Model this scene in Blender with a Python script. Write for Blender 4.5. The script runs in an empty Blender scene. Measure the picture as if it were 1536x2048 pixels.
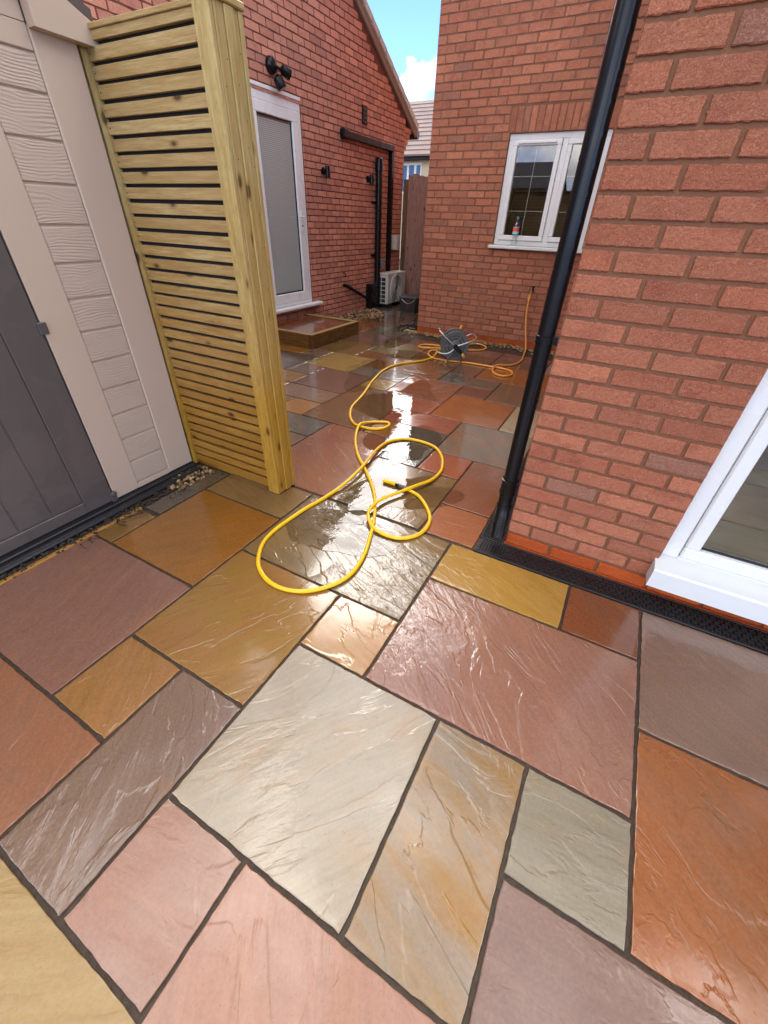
import bpy, bmesh, math, random
from mathutils import Vector, Matrix
random.seed(11)
R = math.radians
C = bpy.context.scene.collection
S = bpy.context.scene

# ------------------------------------------------------------------ camera
CAM = Vector((0.0, 0.0, 1.385))
cr = Vector((0.876003, 0.481333, 0.030625)); cu = Vector((-0.302974, 0.499771, 0.811441)); cf = Vector((-0.375267, 0.720103, -0.583632))
cam_d = bpy.data.cameras.new('camera'); cam = bpy.data.objects.new('camera', cam_d); C.objects.link(cam)
cam.matrix_world = Matrix(((cr.x, cu.x, -cf.x, CAM.x), (cr.y, cu.y, -cf.y, CAM.y), (cr.z, cu.z, -cf.z, CAM.z), (0, 0, 0, 1)))
cam_d.sensor_fit = 'HORIZONTAL'; cam_d.sensor_width = 36.0; cam_d.lens = 18.99
cam_d.clip_start = 0.02; cam_d.clip_end = 2000
S.camera = cam

# ------------------------------------------------------------------ sky and sun
SUN_EL, SUN_AZ = 33.0, -28.0            # azimuth clockwise from +Y
w = bpy.data.worlds.new('World'); S.world = w; w.use_nodes = True
wt = w.node_tree; wt.nodes.clear()
def wn(t, **k):
    n = wt.nodes.new(t)
    for a, b in k.items(): setattr(n, a, b)
    return n
sky = wn('ShaderNodeTexSky', sky_type='NISHITA', sun_disc=False)
sky.sun_elevation = R(SUN_EL); sky.sun_rotation = R(SUN_AZ); sky.air_density = 0.22; sky.dust_density = 0.0; sky.ozone_density = 4.0
tc = wn('ShaderNodeTexCoord')
mp = wn('ShaderNodeMapping'); mp.inputs['Scale'].default_value = (1, 1, 1.9); mp.inputs['Location'].default_value = (1.3, 0.55, 0.47); mp.inputs['Rotation'].default_value = (0, 0, R(6))
wt.links.new(tc.outputs['Generated'], mp.inputs['Vector'])
n1 = wn('ShaderNodeTexNoise'); n1.inputs['Scale'].default_value = 2.6; n1.inputs['Detail'].default_value = 9; n1.inputs['Roughness'].default_value = 0.58; n1.inputs['Distortion'].default_value = 0.25
wt.links.new(mp.outputs['Vector'], n1.inputs['Vector'])
rp = wn('ShaderNodeValToRGB'); rp.color_ramp.elements[0].position = 0.45; rp.color_ramp.elements[1].position = 0.60
wt.links.new(n1.outputs['Fac'], rp.inputs['Fac'])
n2 = wn('ShaderNodeTexNoise'); n2.inputs['Scale'].default_value = 6.0; n2.inputs['Detail'].default_value = 6
wt.links.new(mp.outputs['Vector'], n2.inputs['Vector'])
rc = wn('ShaderNodeValToRGB')
rc.color_ramp.elements[0].position = 0.34; rc.color_ramp.elements[0].color = (2.6, 2.8, 3.1, 1)
rc.color_ramp.elements[1].position = 0.56; rc.color_ramp.elements[1].color = (11.4, 10.9, 10.4, 1)
wt.links.new(n2.outputs['Fac'], rc.inputs['Fac'])
mx = wn('ShaderNodeMix', data_type='RGBA')
wt.links.new(rp.outputs['Color'], mx.inputs['Factor']); wt.links.new(sky.outputs['Color'], mx.inputs['A']); wt.links.new(rc.outputs['Color'], mx.inputs['B'])
bg = wn('ShaderNodeBackground'); bg.inputs['Strength'].default_value = 0.145
wt.links.new(mx.outputs['Result'], bg.inputs['Color'])
wo = wn('ShaderNodeOutputWorld'); wt.links.new(bg.outputs['Background'], wo.inputs['Surface'])
sd = bpy.data.lights.new('sun', 'SUN'); sun = bpy.data.objects.new('sun', sd); C.objects.link(sun)
sd.energy = 0.75; sd.angle = R(36); sd.color = (1.0, 0.95, 0.88)
_d = Vector((math.sin(R(SUN_AZ)) * math.cos(R(SUN_EL)), math.cos(R(SUN_AZ)) * math.cos(R(SUN_EL)), math.sin(R(SUN_EL))))
sun.rotation_euler = _d.to_track_quat('Z', 'Y').to_euler(); sun.location = _d * 30
S.view_settings.view_transform = 'Standard'; S.view_settings.look = 'None'; S.view_settings.gamma = 1; S.view_settings.use_curve_mapping = False
S.view_settings.exposure = 2.22

# ------------------------------------------------------------------ helpers
ALB = 0.64     # photo tones to surface albedo
def lin(r, g, b):
    f = lambda c: (c / 255 / 12.92) if c / 255 <= 0.04045 else ((c / 255 + 0.055) / 1.055) ** 2.4
    return (f(r)*ALB, f(g)*ALB, f(b)*ALB)
WL = {}
def wloc(o): return WL.get(o.name, Vector((0, 0, 0))) if o else Vector((0, 0, 0))
def thing(name, label, cat, loc=(0, 0, 0), group=None):
    o = bpy.data.objects.new(name, None); C.objects.link(o); o.location = loc; o.empty_display_size = 0.1
    WL[o.name] = Vector(loc); o['label'] = label; o['category'] = cat
    if group: o['group'] = group
    return o
def tag(o, label, cat, group=None):
    o['label'] = label; o['category'] = cat
    if group: o['group'] = group
    return o
class MB:
    def __init__(s): s.v = []; s.f = []
    def add(s, v, f):
        n = len(s.v); s.v += [Vector(a) for a in v]; s.f += [tuple(i + n for i in q) for q in f]; return s
    def box(s, x0, x1, y0, y1, z0, z1, c=0.0):
        if c <= 0:
            v = [(x0,y0,z0),(x1,y0,z0),(x1,y1,z0),(x0,y1,z0),(x0,y0,z1),(x1,y0,z1),(x1,y1,z1),(x0,y1,z1)]
            return s.add(v, [(0,3,2,1),(4,5,6,7),(0,1,5,4),(1,2,6,5),(2,3,7,6),(3,0,4,7)])
        bm = bmesh.new(); bmesh.ops.create_cube(bm, size=1)
        for q in bm.verts: q.co = Vector(((x0+x1)/2 + q.co.x*(x1-x0), (y0+y1)/2 + q.co.y*(y1-y0), (z0+z1)/2 + q.co.z*(z1-z0)))
        bmesh.ops.bevel(bm, geom=bm.edges[:], offset=c, segments=1, affect='EDGES', clamp_overlap=True)
        bm.verts.index_update()
        s.add([q.co.copy() for q in bm.verts], [tuple(q.index for q in f.verts) for f in bm.faces]); bm.free(); return s
    def tube(s, pts, r, n=10, caps=True, closed=False):
        pts = [Vector(p) for p in pts]; m = len(pts); rs = r if isinstance(r, (list, tuple)) else [r]*m
        T = []
        for i in range(m):
            a = pts[(i-1) % m] if (closed or i > 0) else pts[i]; b = pts[(i+1) % m] if (closed or i < m-1) else pts[i]
            T.append((b-a).normalized())
        up = Vector((0,0,1)) if abs(T[0].z) < .9 else Vector((1,0,0))
        nrm = (up - T[0]*up.dot(T[0])).normalized(); v = []; f = []
        for i in range(m):
            nrm = (nrm - T[i]*nrm.dot(T[i])).normalized(); bi = T[i].cross(nrm)
            for k in range(n):
                a = 2*math.pi*k/n; v.append(pts[i] + (nrm*math.cos(a) + bi*math.sin(a))*rs[i])
        for i in range(m if closed else m-1):
            j = (i+1) % m
            for k in range(n): f.append((i*n+k, i*n+(k+1) % n, j*n+(k+1) % n, j*n+k))
        if caps and not closed: f.append(tuple(range(n-1, -1, -1))); f.append(tuple((m-1)*n+k for k in range(n)))
        return s.add(v, f)
    def cyl(s, a, b, r, n=16, r2=None): return s.tube([a, b], [r, r2 if r2 is not None else r], n)
    def prism(s, poly, d, k):
        """poly: list of 3D points (planar, ordered), extruded by vector d"""
        d = Vector(d); n = len(poly); v = [Vector(p) for p in poly] + [Vector(p)+d for p in poly]
        f = [tuple(range(n-1,-1,-1)), tuple(range(n,2*n))] + [(i,(i+1)%n,(i+1)%n+n,i+n) for i in range(n)]
        return s.add(v, f)
    def lathe(s, c, ax, prof, n=24):
        ax = Vector(ax).normalized(); u = ax.orthogonal().normalized(); w2 = ax.cross(u); c = Vector(c); v = []; f = []
        for (r, h) in prof:
            for k in range(n):
                a = 2*math.pi*k/n; v.append(c + ax*h + (u*math.cos(a)+w2*math.sin(a))*r)
        m = len(prof)
        for i in range(m-1):
            for k in range(n): f.append((i*n+k, i*n+(k+1)%n, (i+1)*n+(k+1)%n, (i+1)*n+k))
        f.append(tuple(range(n-1,-1,-1))); f.append(tuple((m-1)*n+k for k in range(n)))
        return s.add(v, f)
    def build(s, name, mat, parent=None, smooth=False, origin=None):
        if origin is None:
            lo = Vector((min(a.x for a in s.v), min(a.y for a in s.v), min(a.z for a in s.v))); hi = Vector((max(a.x for a in s.v), max(a.y for a in s.v), max(a.z for a in s.v)))
            origin = (lo+hi)/2
            if parent is None: origin.z = lo.z
        origin = Vector(origin)
        me = bpy.data.meshes.new(name); me.from_pydata([tuple(a-origin) for a in s.v], [], s.f)
        bm = bmesh.new(); bm.from_mesh(me); bmesh.ops.recalc_face_normals(bm, faces=bm.faces[:]); bm.to_mesh(me); bm.free()
        me.update()
        if smooth:
            for p in me.polygons: p.use_smooth = True
            try: me.set_sharp_from_angle(angle=R(40))
            except Exception: pass
        o = bpy.data.objects.new(name, me); C.objects.link(o)
        if mat: me.materials.append(mat)
        if parent: o.parent = parent
        o.location = origin - wloc(parent); WL[o.name] = origin
        return o
def box(name, mat, parent, x0, x1, y0, y1, z0, z1, c=0.0): return MB().box(x0,x1,y0,y1,z0,z1,c).build(name, mat, parent)
def spline(p, k=6, closed=False):
    p = [Vector(a) for a in p]; n = len(p); out = []
    for i in range(n if closed else n-1):
        g = lambda j: p[j % n] if closed else p[max(0, min(n-1, j))]
        a, b, c, d = g(i-1), g(i), g(i+1), g(i+2)
        for t in range(k):
            t /= k; out.append(0.5*((2*b) + (c-a)*t + (2*a-5*b+4*c-d)*t*t + (3*b-a-3*c+d)*t**3))
    if not closed: out.append(p[-1])
    return out
def project(P):
    d = Vector(P) - CAM; z = d.dot(cf)
    if z <= 0.05: return None
    k = 405.11 / z; return (384 + k*d.dot(cr), 512 - k*d.dot(cu), k)

# ------------------------------------------------------------------ material helpers
class NT:
    def __init__(s, name):
        s.m = bpy.data.materials.new(name); s.m.use_nodes = True; s.t = s.m.node_tree
        s.b = s.t.nodes['Principled BSDF']
    def n(s, t, inp=None, **k):
        q = s.t.nodes.new(t)
        for a, b in k.items(): setattr(q, a, b)
        for a, b in (inp or {}).items(): s.set(q, a, b)
        return q
    def set(s, node, sock, v):
        i = node.inputs[sock]
        if hasattr(v, 'bl_rna') and v.bl_rna.identifier.startswith('NodeSocket'): s.t.links.new(v, i)
        elif isinstance(v, tuple) and len(v) == 3 and i.type == 'RGBA': i.default_value = (*v, 1)
        else: i.default_value = v
    def math(s, op, a, b=0.0, c=None):
        q = s.n('ShaderNodeMath', {0: a, 1: b}, operation=op)
        if c is not None: s.set(q, 2, c)
        return q.outputs[0]
    def mix(s, fac, a, b, mode='MIX'):
        q = s.n('ShaderNodeMix', data_type='RGBA', blend_type=mode); s.set(q, 'Factor', fac); s.set(q, 'A', a); s.set(q, 'B', b); return q.outputs['Result']
    def noise(s, vec, scale, detail=3, rough=.5, dist=0.0):
        return s.n('ShaderNodeTexNoise', {'Vector': vec, 'Scale': scale, 'Detail': detail, 'Roughness': rough, 'Distortion': dist}).outputs['Fac']
    def ramp(s, fac, stops):
        q = s.n('ShaderNodeValToRGB', {'Fac': fac}); e = q.color_ramp.elements
        while len(e) < len(stops): e.new(0.5)
        for k, (p, c) in zip(e, stops): k.position = p; k.color = (c, c, c, 1) if not isinstance(c, tuple) else (*c, 1)
        return q.outputs['Color']
    def coord(s, out='Object', rand=True, scale=None):
        v = s.n('ShaderNodeTexCoord').outputs[out]
        if rand:
            r = s.n('ShaderNodeObjectInfo').outputs['Random']
            o = s.n('ShaderNodeCombineXYZ', {0: s.math('MULTIPLY', r, 91.7), 1: s.math('MULTIPLY', r, 53.3), 2: s.math('MULTIPLY', r, 17.9)}).outputs[0]
            v = s.n('ShaderNodeVectorMath', {0: v, 1: o}, operation='ADD').outputs[0]
        if scale: v = s.vmul(v, scale)
        return v
    def vmul(s, v, sc): return s.n('ShaderNodeVectorMath', {0: v, 1: sc}, operation='MULTIPLY').outputs[0]
    def bump(s, h, dist, strength=1.0, normal=None):
        q = s.n('ShaderNodeBump', {'Height': h, 'Distance': dist, 'Strength': strength})
        if normal is not None: s.set(q, 'Normal', normal)
        return q.outputs['Normal']
    def out(s, **k):
        for a, b in k.items(): s.set(s.b, a.replace('_', ' '), b)
        return s.m
def plain(name, col, rough=.5, grain=.08, scale=40, bump=0.0, metal=0.0, spec=.5):
    t = NT(name); v = t.coord(); nz = t.noise(v, scale, 4)
    lo = tuple(c*(1-grain) for c in col); hi = tuple(min(1, c*(1+grain)) for c in col)
    kw = dict(Base_Color=t.mix(nz, lo, hi), Roughness=t.math('MULTIPLY_ADD', t.noise(v, scale*.2, 3), .25, rough-.12), Metallic=metal, Specular_IOR_Level=spec)
    if bump: kw['Normal'] = t.bump(nz, bump)
    return t.out(**kw)

# --- riven sandstone, wet
def slab_material():
    t = NT('wet_riven_sandstone')
    oi = t.n('ShaderNodeObjectInfo'); rnd = oi.outputs['Random']
    base = oi.outputs['Color']
    c2 = t.n('ShaderNodeAttribute', attribute_type='OBJECT', attribute_name='tone').outputs['Color']
    riv = t.n('ShaderNodeAttribute', attribute_type='OBJECT', attribute_name='riven').outputs['Fac']
    dirn = t.n('ShaderNodeAttribute', attribute_type='OBJECT', attribute_name='vein').outputs['Fac']
    v = t.n('ShaderNodeTexCoord').outputs['Object']
    vr = t.n('ShaderNodeVectorRotate', {'Vector': v, 'Angle': dirn}, rotation_type='Z_AXIS').outputs[0]
    off = t.n('ShaderNodeCombineXYZ', {0: t.math('MULTIPLY', rnd, 61.0), 1: t.math('MULTIPLY', rnd, 37.0), 2: t.math('MULTIPLY', rnd, 23.0)}).outputs[0]
    p = t.n('ShaderNodeVectorMath', {0: vr, 1: off}, operation='ADD').outputs[0]
    cloud = t.noise(p, 2.2, 5, .55, .4)
    streak = t.noise(t.vmul(p, (1.6, 9.0, 1.0)), 1.6, 6, .6, .7)
    fine = t.noise(p, 120, 3)
    med = t.noise(t.vmul(p, (3.0, 10.0, 1.0)), 6, 4, .6)
    f = t.math('ADD', t.math('MULTIPLY', cloud, .65), t.math('MULTIPLY', streak, .55))
    fac = t.ramp(f, [(.48, 0.0), (.74, 1.0)])
    col = t.mix(fac, base, c2)
    col = t.mix(t.math('MULTIPLY', t.ramp(med, [(.45, 0.0), (.75, 1.0)]), .22), col, t.mix(.5, col, (.05, .03, .02)), 'MIX')
    col = t.mix(t.math('MULTIPLY', t.math('SUBTRACT', fine, .35), .22), col, t.mix(.45, col, (.9, .8, .68)), 'MIX')
    lam = t.noise(t.vmul(p, (1.0, 16.0, 1.0)), 3.0, 4, .65, .35)
    col = t.mix(1.0, col, t.mix(lam, (.83, .82, .81), (1.17, 1.18, 1.19)), 'MULTIPLY')
    rust = t.ramp(t.noise(t.vmul(p, (1.0, 2.6, 1.0)), 3.1, 6, .62, .8), [(.56, 0.0), (.72, 1.0)])
    col = t.mix(t.math('MULTIPLY', rust, .38), col, t.mix(.55, t.mix(1.0, col, (1.25, .92, .62), 'MULTIPLY'), (.30, .16, .06)))
    spk = t.ramp(t.noise(p, 210, 2, .5), [(.66, 0.0), (.74, 1.0)])
    col = t.mix(t.math('MULTIPLY', spk, .35), col, (.03, .02, .015))
    wetp = t.n('ShaderNodeAttribute', attribute_type='OBJECT', attribute_name='wet').outputs['Fac']
    wpos = t.n('ShaderNodeNewGeometry').outputs['Position']
    wn_ = t.noise(wpos, 1.9, 6, .62, .5)
    wm = t.n('ShaderNodeMapRange', {'Value': t.math('MULTIPLY_ADD', wetp, .5, t.math('SUBTRACT', wn_, .5)), 'From Min': .10, 'From Max': .38}).outputs[0]
    col = t.mix(wm, col, t.mix(1.0, col, (1.04, .99, .92), 'MULTIPLY'))
    # riven terraces: layers that break off in ledges
    h0 = t.noise(t.vmul(p, (1.3, 3.0, 1.0)), 1.5, 5, .52, .9)
    T = t.math('MULTIPLY', h0, 6.5)
    fl = t.math('FLOOR', T); fr = t.math('SUBTRACT', T, fl)
    led = t.n('ShaderNodeMapRange', {'Value': fr, 'From Min': .80, 'From Max': 1.0}, interpolation_type='SMOOTHSTEP').outputs[0]
    terr = t.math('ADD', fl, led)
    patch = t.ramp(t.noise(p, 1.7, 2), [(.42, 0.0), (.62, 1.0)])
    rip = t.noise(t.vmul(p, (1.7, 7.0, 1.0)), 3.6, 4, .55, .5)
    pits = t.noise(p, 34, 4, .6)
    h = t.math('ADD', t.math('MULTIPLY', terr, .0015), t.math('MULTIPLY', t.math('MULTIPLY', rip, patch), .0062))
    h = t.math('ADD', h, t.math('MULTIPLY', t.math('MULTIPLY', pits, patch), .0018))
    h = t.math('MULTIPLY', h, riv)
    h = t.math('ADD', h, t.math('MULTIPLY', fine, .00015))
    wav = t.noise(p, 3.5, 2)
    h = t.math('ADD', h, t.math('MULTIPLY', wav, .0022))
    nrm = t.bump(h, 1.0, 1.0)
    ro = t.n('ShaderNodeMapRange', {'Value': wm, 'To Min': .46, 'To Max': .22}).outputs[0]
    cro = t.n('ShaderNodeMapRange', {'Value': wm, 'To Min': .24, 'To Max': .04}).outputs[0]
    cw = t.math('MULTIPLY_ADD', wm, .7, .3)
    return t.out(Base_Color=col, Roughness=ro, Normal=nrm, IOR=1.45, Specular_IOR_Level=.5, Coat_Weight=cw, Coat_Roughness=cro, Coat_IOR=1.40, Coat_Normal=nrm)
M_slab = slab_material()

def joint_material():
    t = NT('dark_wet_jointing'); p = t.n('ShaderNodeNewGeometry').outputs['Position']
    a = t.noise(p, 60, 4); b = t.noise(p, 4, 3)
    return t.out(Base_Color=t.mix(a, (.028, .018, .011), (.090, .062, .042)), Roughness=t.math('MULTIPLY_ADD', b, .5, .38), Specular_IOR_Level=.3, Normal=t.bump(a, .006))
M_joint = joint_material()

def brick_material(name, a, b, dark, soot, rough_mm, scale, fleck=.55):
    t = NT(name); oi = t.n('ShaderNodeObjectInfo').outputs['Random']; isl = t.n('ShaderNodeNewGeometry').outputs['Random Per Island']
    r = t.math('FRACT', t.math('ADD', oi, isl))
    r2 = t.math('FRACT', t.math('MULTIPLY', r, 17.3)); r3 = t.math('FRACT', t.math('MULTIPLY', r, 41.7))
    pos = t.n('ShaderNodeNewGeometry').outputs['Position']
    off = t.n('ShaderNodeCombineXYZ', {0: t.math('MULTIPLY', r, 31.0), 1: t.math('MULTIPLY', r2, 17.0), 2: t.math('MULTIPLY', r3, 7.0)}).outputs[0]
    p = t.n('ShaderNodeVectorMath', {0: pos, 1: off}, operation='ADD').outputs[0]
    big = t.noise(p, 9, 4, .6); fine = t.noise(p, scale, 5, .65); spk = t.noise(p, scale*2.3, 3, .6)
    crease = t.noise(t.vmul(p, (1, 1, 2.4)), scale*.33, 5, .55, 1.6)
    cre = t.ramp(t.math('ABSOLUTE', t.math('SUBTRACT', crease, .5)), [(0.0, 0.0), (.045, 1.0)])
    col = t.mix(r2, a, b)
    col = t.mix(1.0, col, t.mix(t.math('FRACT', t.math('MULTIPLY', r, 7.7)), (.80, .79, .80), (1.16, 1.15, 1.12)), 'MULTIPLY')
    col = t.mix(t.math('MULTIPLY', t.ramp(big, [(.52, 0.0), (.72, 1.0)]), .65), col, dark)
    col = t.mix(t.math('MULTIPLY', t.math('GREATER_THAN', r3, .93), .55), col, soot)
    col = t.mix(t.ramp(fine, [(.36, .75), (.60, 0.0)]), col, t.mix(.6, col, dark))
    col = t.mix(t.math('MULTIPLY', t.ramp(spk, [(.50, 0.0), (.70, 1.0)]), fleck), col, (.56, .38, .29))
    col = t.mix(t.math('MULTIPLY_ADD', cre, -.09, .09), col, (.09, .03, .02))
    h = t.math('ADD', t.math('MULTIPLY', fine, 1.0), t.math('MULTIPLY', cre, .13))
    return t.out(Base_Color=col, Roughness=.86, Normal=t.bump(h, rough_mm), Specular_IOR_Level=.25)
M_brick_near = brick_material('sandfaced_red_brick', lin(226, 142, 104), lin(208, 122, 86), lin(172, 86, 60), lin(174, 136, 116), .0048, 150)
M_brick_far = brick_material('rear_red_brick', lin(226, 146, 110), lin(206, 124, 92), lin(162, 88, 66), lin(160, 116, 100), .003, 90)
M_brick_left = brick_material('drag_faced_red_brick', lin(252, 176, 146), lin(238, 160, 132), lin(190, 114, 96), lin(182, 134, 120), .003, 90)
M_brick_base = brick_material('orange_base_brick', lin(226, 104, 36), lin(212, 92, 30), lin(170, 74, 28), lin(170, 84, 44), .0012, 110, .12)
def mortar(name, a, b):
    t = NT(name); p = t.n('ShaderNodeNewGeometry').outputs['Position']; q = t.noise(p, 160, 4, .6); u = t.noise(p, 2.5, 4)
    c = t.mix(u, a, b); return t.out(Base_Color=t.mix(q, t.mix(.25, c, (0, 0, 0)), c), Roughness=.92, Normal=t.bump(q, .003), Specular_IOR_Level=.2)
M_mortar_near = mortar('brown_mortar', lin(152, 102, 74), lin(178, 128, 98))
M_mortar_far = mortar('pink_brown_mortar', lin(134, 88, 68), lin(190, 142, 116))
M_mortar_left = mortar('dark_red_mortar', lin(134, 82, 68), lin(164, 110, 92))
M_mortar_joint = M_mortar_near

def wood_material(name, a, b, knot, wetcol, axis, wetness, rough=.55):
    t = NT(name); sc = {0: (1.2, 14, 14), 1: (14, 1.2, 14), 2: (14, 14, 1.2)}[axis]
    v = t.coord(); g = t.noise(t.vmul(v, sc), 5.0, 5, .6, .5); g2 = t.noise(t.vmul(v, sc), 16, 3, .6)
    rnd = t.n('ShaderNodeObjectInfo').outputs['Random']
    col = t.mix(t.ramp(g, [(.36, 0.0), (.64, 1.0)]), a, b)
    col = t.mix(t.math('MULTIPLY', t.ramp(t.noise(t.vmul(v, (sc[0]*.7, sc[1]*4, sc[2]*4)), 5, 3, .6), [(.5, 0.0), (.7, 1.0)]), .5), col, t.mix(.35, b, knot))
    col = t.mix(t.math('MULTIPLY', t.ramp(g2, [(.5, 0.0), (.8, 1.0)]), .45), col, t.mix(.5, b, knot))
    col = t.mix(t.math('MULTIPLY', rnd, .55), col, t.mix(.18, b, knot))
    ks = {0: (5.0, 11.0, 11.0), 1: (11.0, 5.0, 11.0), 2: (11.0, 11.0, 5.0)}[axis]
    vo = t.n('ShaderNodeTexVoronoi', {'Vector': t.vmul(v, ks), 'Scale': 1.0, 'Randomness': 1.0}).outputs['Distance']
    kn = t.ramp(vo, [(.09, 1.0), (.125, .45), (.20, 0.0)])
    col = t.mix(t.math('MULTIPLY', kn, .9), col, knot)
    z = t.n('ShaderNodeSeparateXYZ', {0: t.n('ShaderNodeNewGeometry').outputs['Position']}).outputs[2]
    wz = t.math('ADD', z, t.math('MULTIPLY', t.noise(t.n('ShaderNodeNewGeometry').outputs['Position'], 2.5, 4), .9))
    wm = t.n('ShaderNodeMapRange', {'Value': wz, 'From Min': 1.95, 'From Max': .9}).outputs[0]
    wm = t.math('MULTIPLY', wm, wetness)
    col = t.mix(wm, col, t.mix(1.0, col, wetcol, 'MULTIPLY'))
    return t.out(Base_Color=col, Roughness=t.math('MULTIPLY_ADD', wm, -.25, rough), Normal=t.bump(t.math('ADD', g, g2), .0022), Specular_IOR_Level=.4)
M_slat = wood_material('treated_pine_slat', lin(240, 212, 150), lin(206, 168, 104), lin(84, 50, 24), (.78, .54, .21), 0, 1.0)
M_post = wood_material('treated_pine_post', lin(240, 216, 148), lin(210, 176, 104), lin(104, 70, 34), (.94, .70, .26), 2, 1.0)
M_sleeper = wood_material('wet_sleeper', lin(184, 150, 92), lin(140, 106, 58), lin(50, 34, 20), (.7, .55, .4), 0, 0.7, .4)
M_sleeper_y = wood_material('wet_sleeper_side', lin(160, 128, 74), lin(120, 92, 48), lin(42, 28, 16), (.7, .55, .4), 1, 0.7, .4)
M_fence = wood_material('brown_fence_board', lin(214, 164, 142), lin(160, 116, 100), lin(84, 56, 46), (.9, .85, .8), 2, 0.3, .7)
M_fence_post = wood_material('weathered_fence_post', lin(150, 116, 84), lin(120, 90, 66), lin(60, 44, 32), (.9, .85, .8), 2, 0.3, .7)
M_edging = wood_material('timber_edging', lin(214, 162, 84), lin(178, 122, 54), lin(96, 60, 26), (1, .9, .7), 1, 0.2, .5)

M_white = plain('white_upvc', (.74, .75, .74), .28, .02, 25)
M_white_dirty = plain('white_sill_upvc', (.70, .71, .70), .32, .04, 12)
M_black = plain('black_pvc', (.005, .005, .006), .26, .3, 30, spec=.3)
M_blackmat = plain('black_plastic_grating', (.012, .012, .014), .42, .3, 60, .0008)
M_rubber = plain('black_rubber_seal', (.01, .01, .01), .6)
M_lead = plain('glazing_bar', lin(196, 198, 196), .4)
M_galv = plain('galvanised_steel', (.55, .56, .57), .38, .12, 60, 0, .85)
M_grey = plain('grey_reel_plastic', lin(108, 112, 112), .42, .08, 40)
M_dkgrey = plain('dark_grey_plastic', lin(62, 64, 66), .45, .1, 40)
M_yel = plain('yellow_hose', (.90, .50, .004), .30, .05, 30)
M_yelknob = plain('yellow_plastic', lin(240, 200, 90), .4)
M_orange = plain('orange_hose', (.80, .33, .06), .34, .05, 30)
M_hosecon = plain('hose_connector_grey', lin(120, 92, 92), .45)
M_ac = plain('off_white_enamel', lin(226, 226, 218), .35, .04, 10)
M_acgrey = plain('grille_grey', lin(150, 152, 150), .4)
M_dark = plain('dark_void', (.012, .012, .013), .8)
M_beige = plain('beige_resin', lin(222, 196, 172), .5, .03, 6, .0004)
def door_resin():
    t = NT('charcoal_resin_door'); v = t.coord(); n = t.noise(t.n('ShaderNodeNewGeometry').outputs['Position'], 5.5, 6, .62, .6)
    m = t.ramp(n, [(.50, 0.0), (.57, 1.0)])
    c = t.mix(t.math('MULTIPLY', m, .30), lin(102, 92, 88), lin(124, 114, 110))
    return t.out(Base_Color=t.mix(t.noise(v, 9, 4), c, t.mix(.12, c, (0, 0, 0))), Roughness=t.math('MULTIPLY_ADD', m, -.12, .42), Normal=t.bump(t.noise(v, 160, 3), .0004))
M_door = door_resin()
M_doorline = plain('charcoal_resin_edge', lin(96, 90, 88), .3)
M_concrete = plain('soil_and_mortar', lin(84, 68, 48), .8, .4, 30, .004)
M_verge = plain('cream_verge', lin(226, 218, 200), .6, .06, 20)
M_soffit = plain('brown_grey_soffit', lin(176, 152, 132), .7, .08, 20)
M_tile = plain('grey_pink_roof_tile', lin(142, 116, 108), .75, .10, 8)
M_darktile = plain('dark_roof_tile', lin(120, 84, 74), .8, .15, 8)
M_cream = plain('cream_render', lin(236, 220, 182), .85, .04, 20)
M_roomwall = plain('room_plaster', lin(120, 116, 108), .9)
M_copper = plain('brass_tap', (.35, .22, .08), .4, .1, 60, 0, .9)

def glass_material(name, tint, rough=.0):
    t = NT(name); g = t.n('ShaderNodeBsdfGlossy', {'Color': (1, 1, 1), 'Roughness': rough}); tr = t.n('ShaderNodeBsdfTransparent', {'Color': tint})
    fr = t.n('ShaderNodeFresnel', {'IOR': 1.52}); bf = t.n('ShaderNodeNewGeometry').outputs['Backfacing']
    m2 = t.n('ShaderNodeMixShader', {0: t.math('MULTIPLY', t.math('MULTIPLY_ADD', fr.outputs[0], 1.5, .03), t.math('SUBTRACT', 1.0, bf)), 1: tr.outputs[0], 2: g.outputs[0]})
    t.t.links.new(m2.outputs[0], t.t.nodes['Material Output'].inputs['Surface']); return t.m
M_glass = glass_material('window_glass', (.93, .95, .94))
M_clear = glass_material('clear_bottle_plastic', (.95, .97, .98), .08)

# ------------------------------------------------------------------ ground and patio
def struct(o): o['kind'] = 'structure'; return o
g = MB().add([(-400, -400, 0), (400, -400, 0), (400, 400, 0), (-400, 400, 0)], [(0, 1, 2, 3)]).build('ground', M_concrete, None, origin=(0, 0, 0)); g.location.z = -.06; WL[g.name] = Vector((0, 0, -.06)); struct(g)
patio = box('patio', M_joint, None, -4.42, 4.0, -2.2, 11.0, -.05, -.0085); struct(patio)

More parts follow.
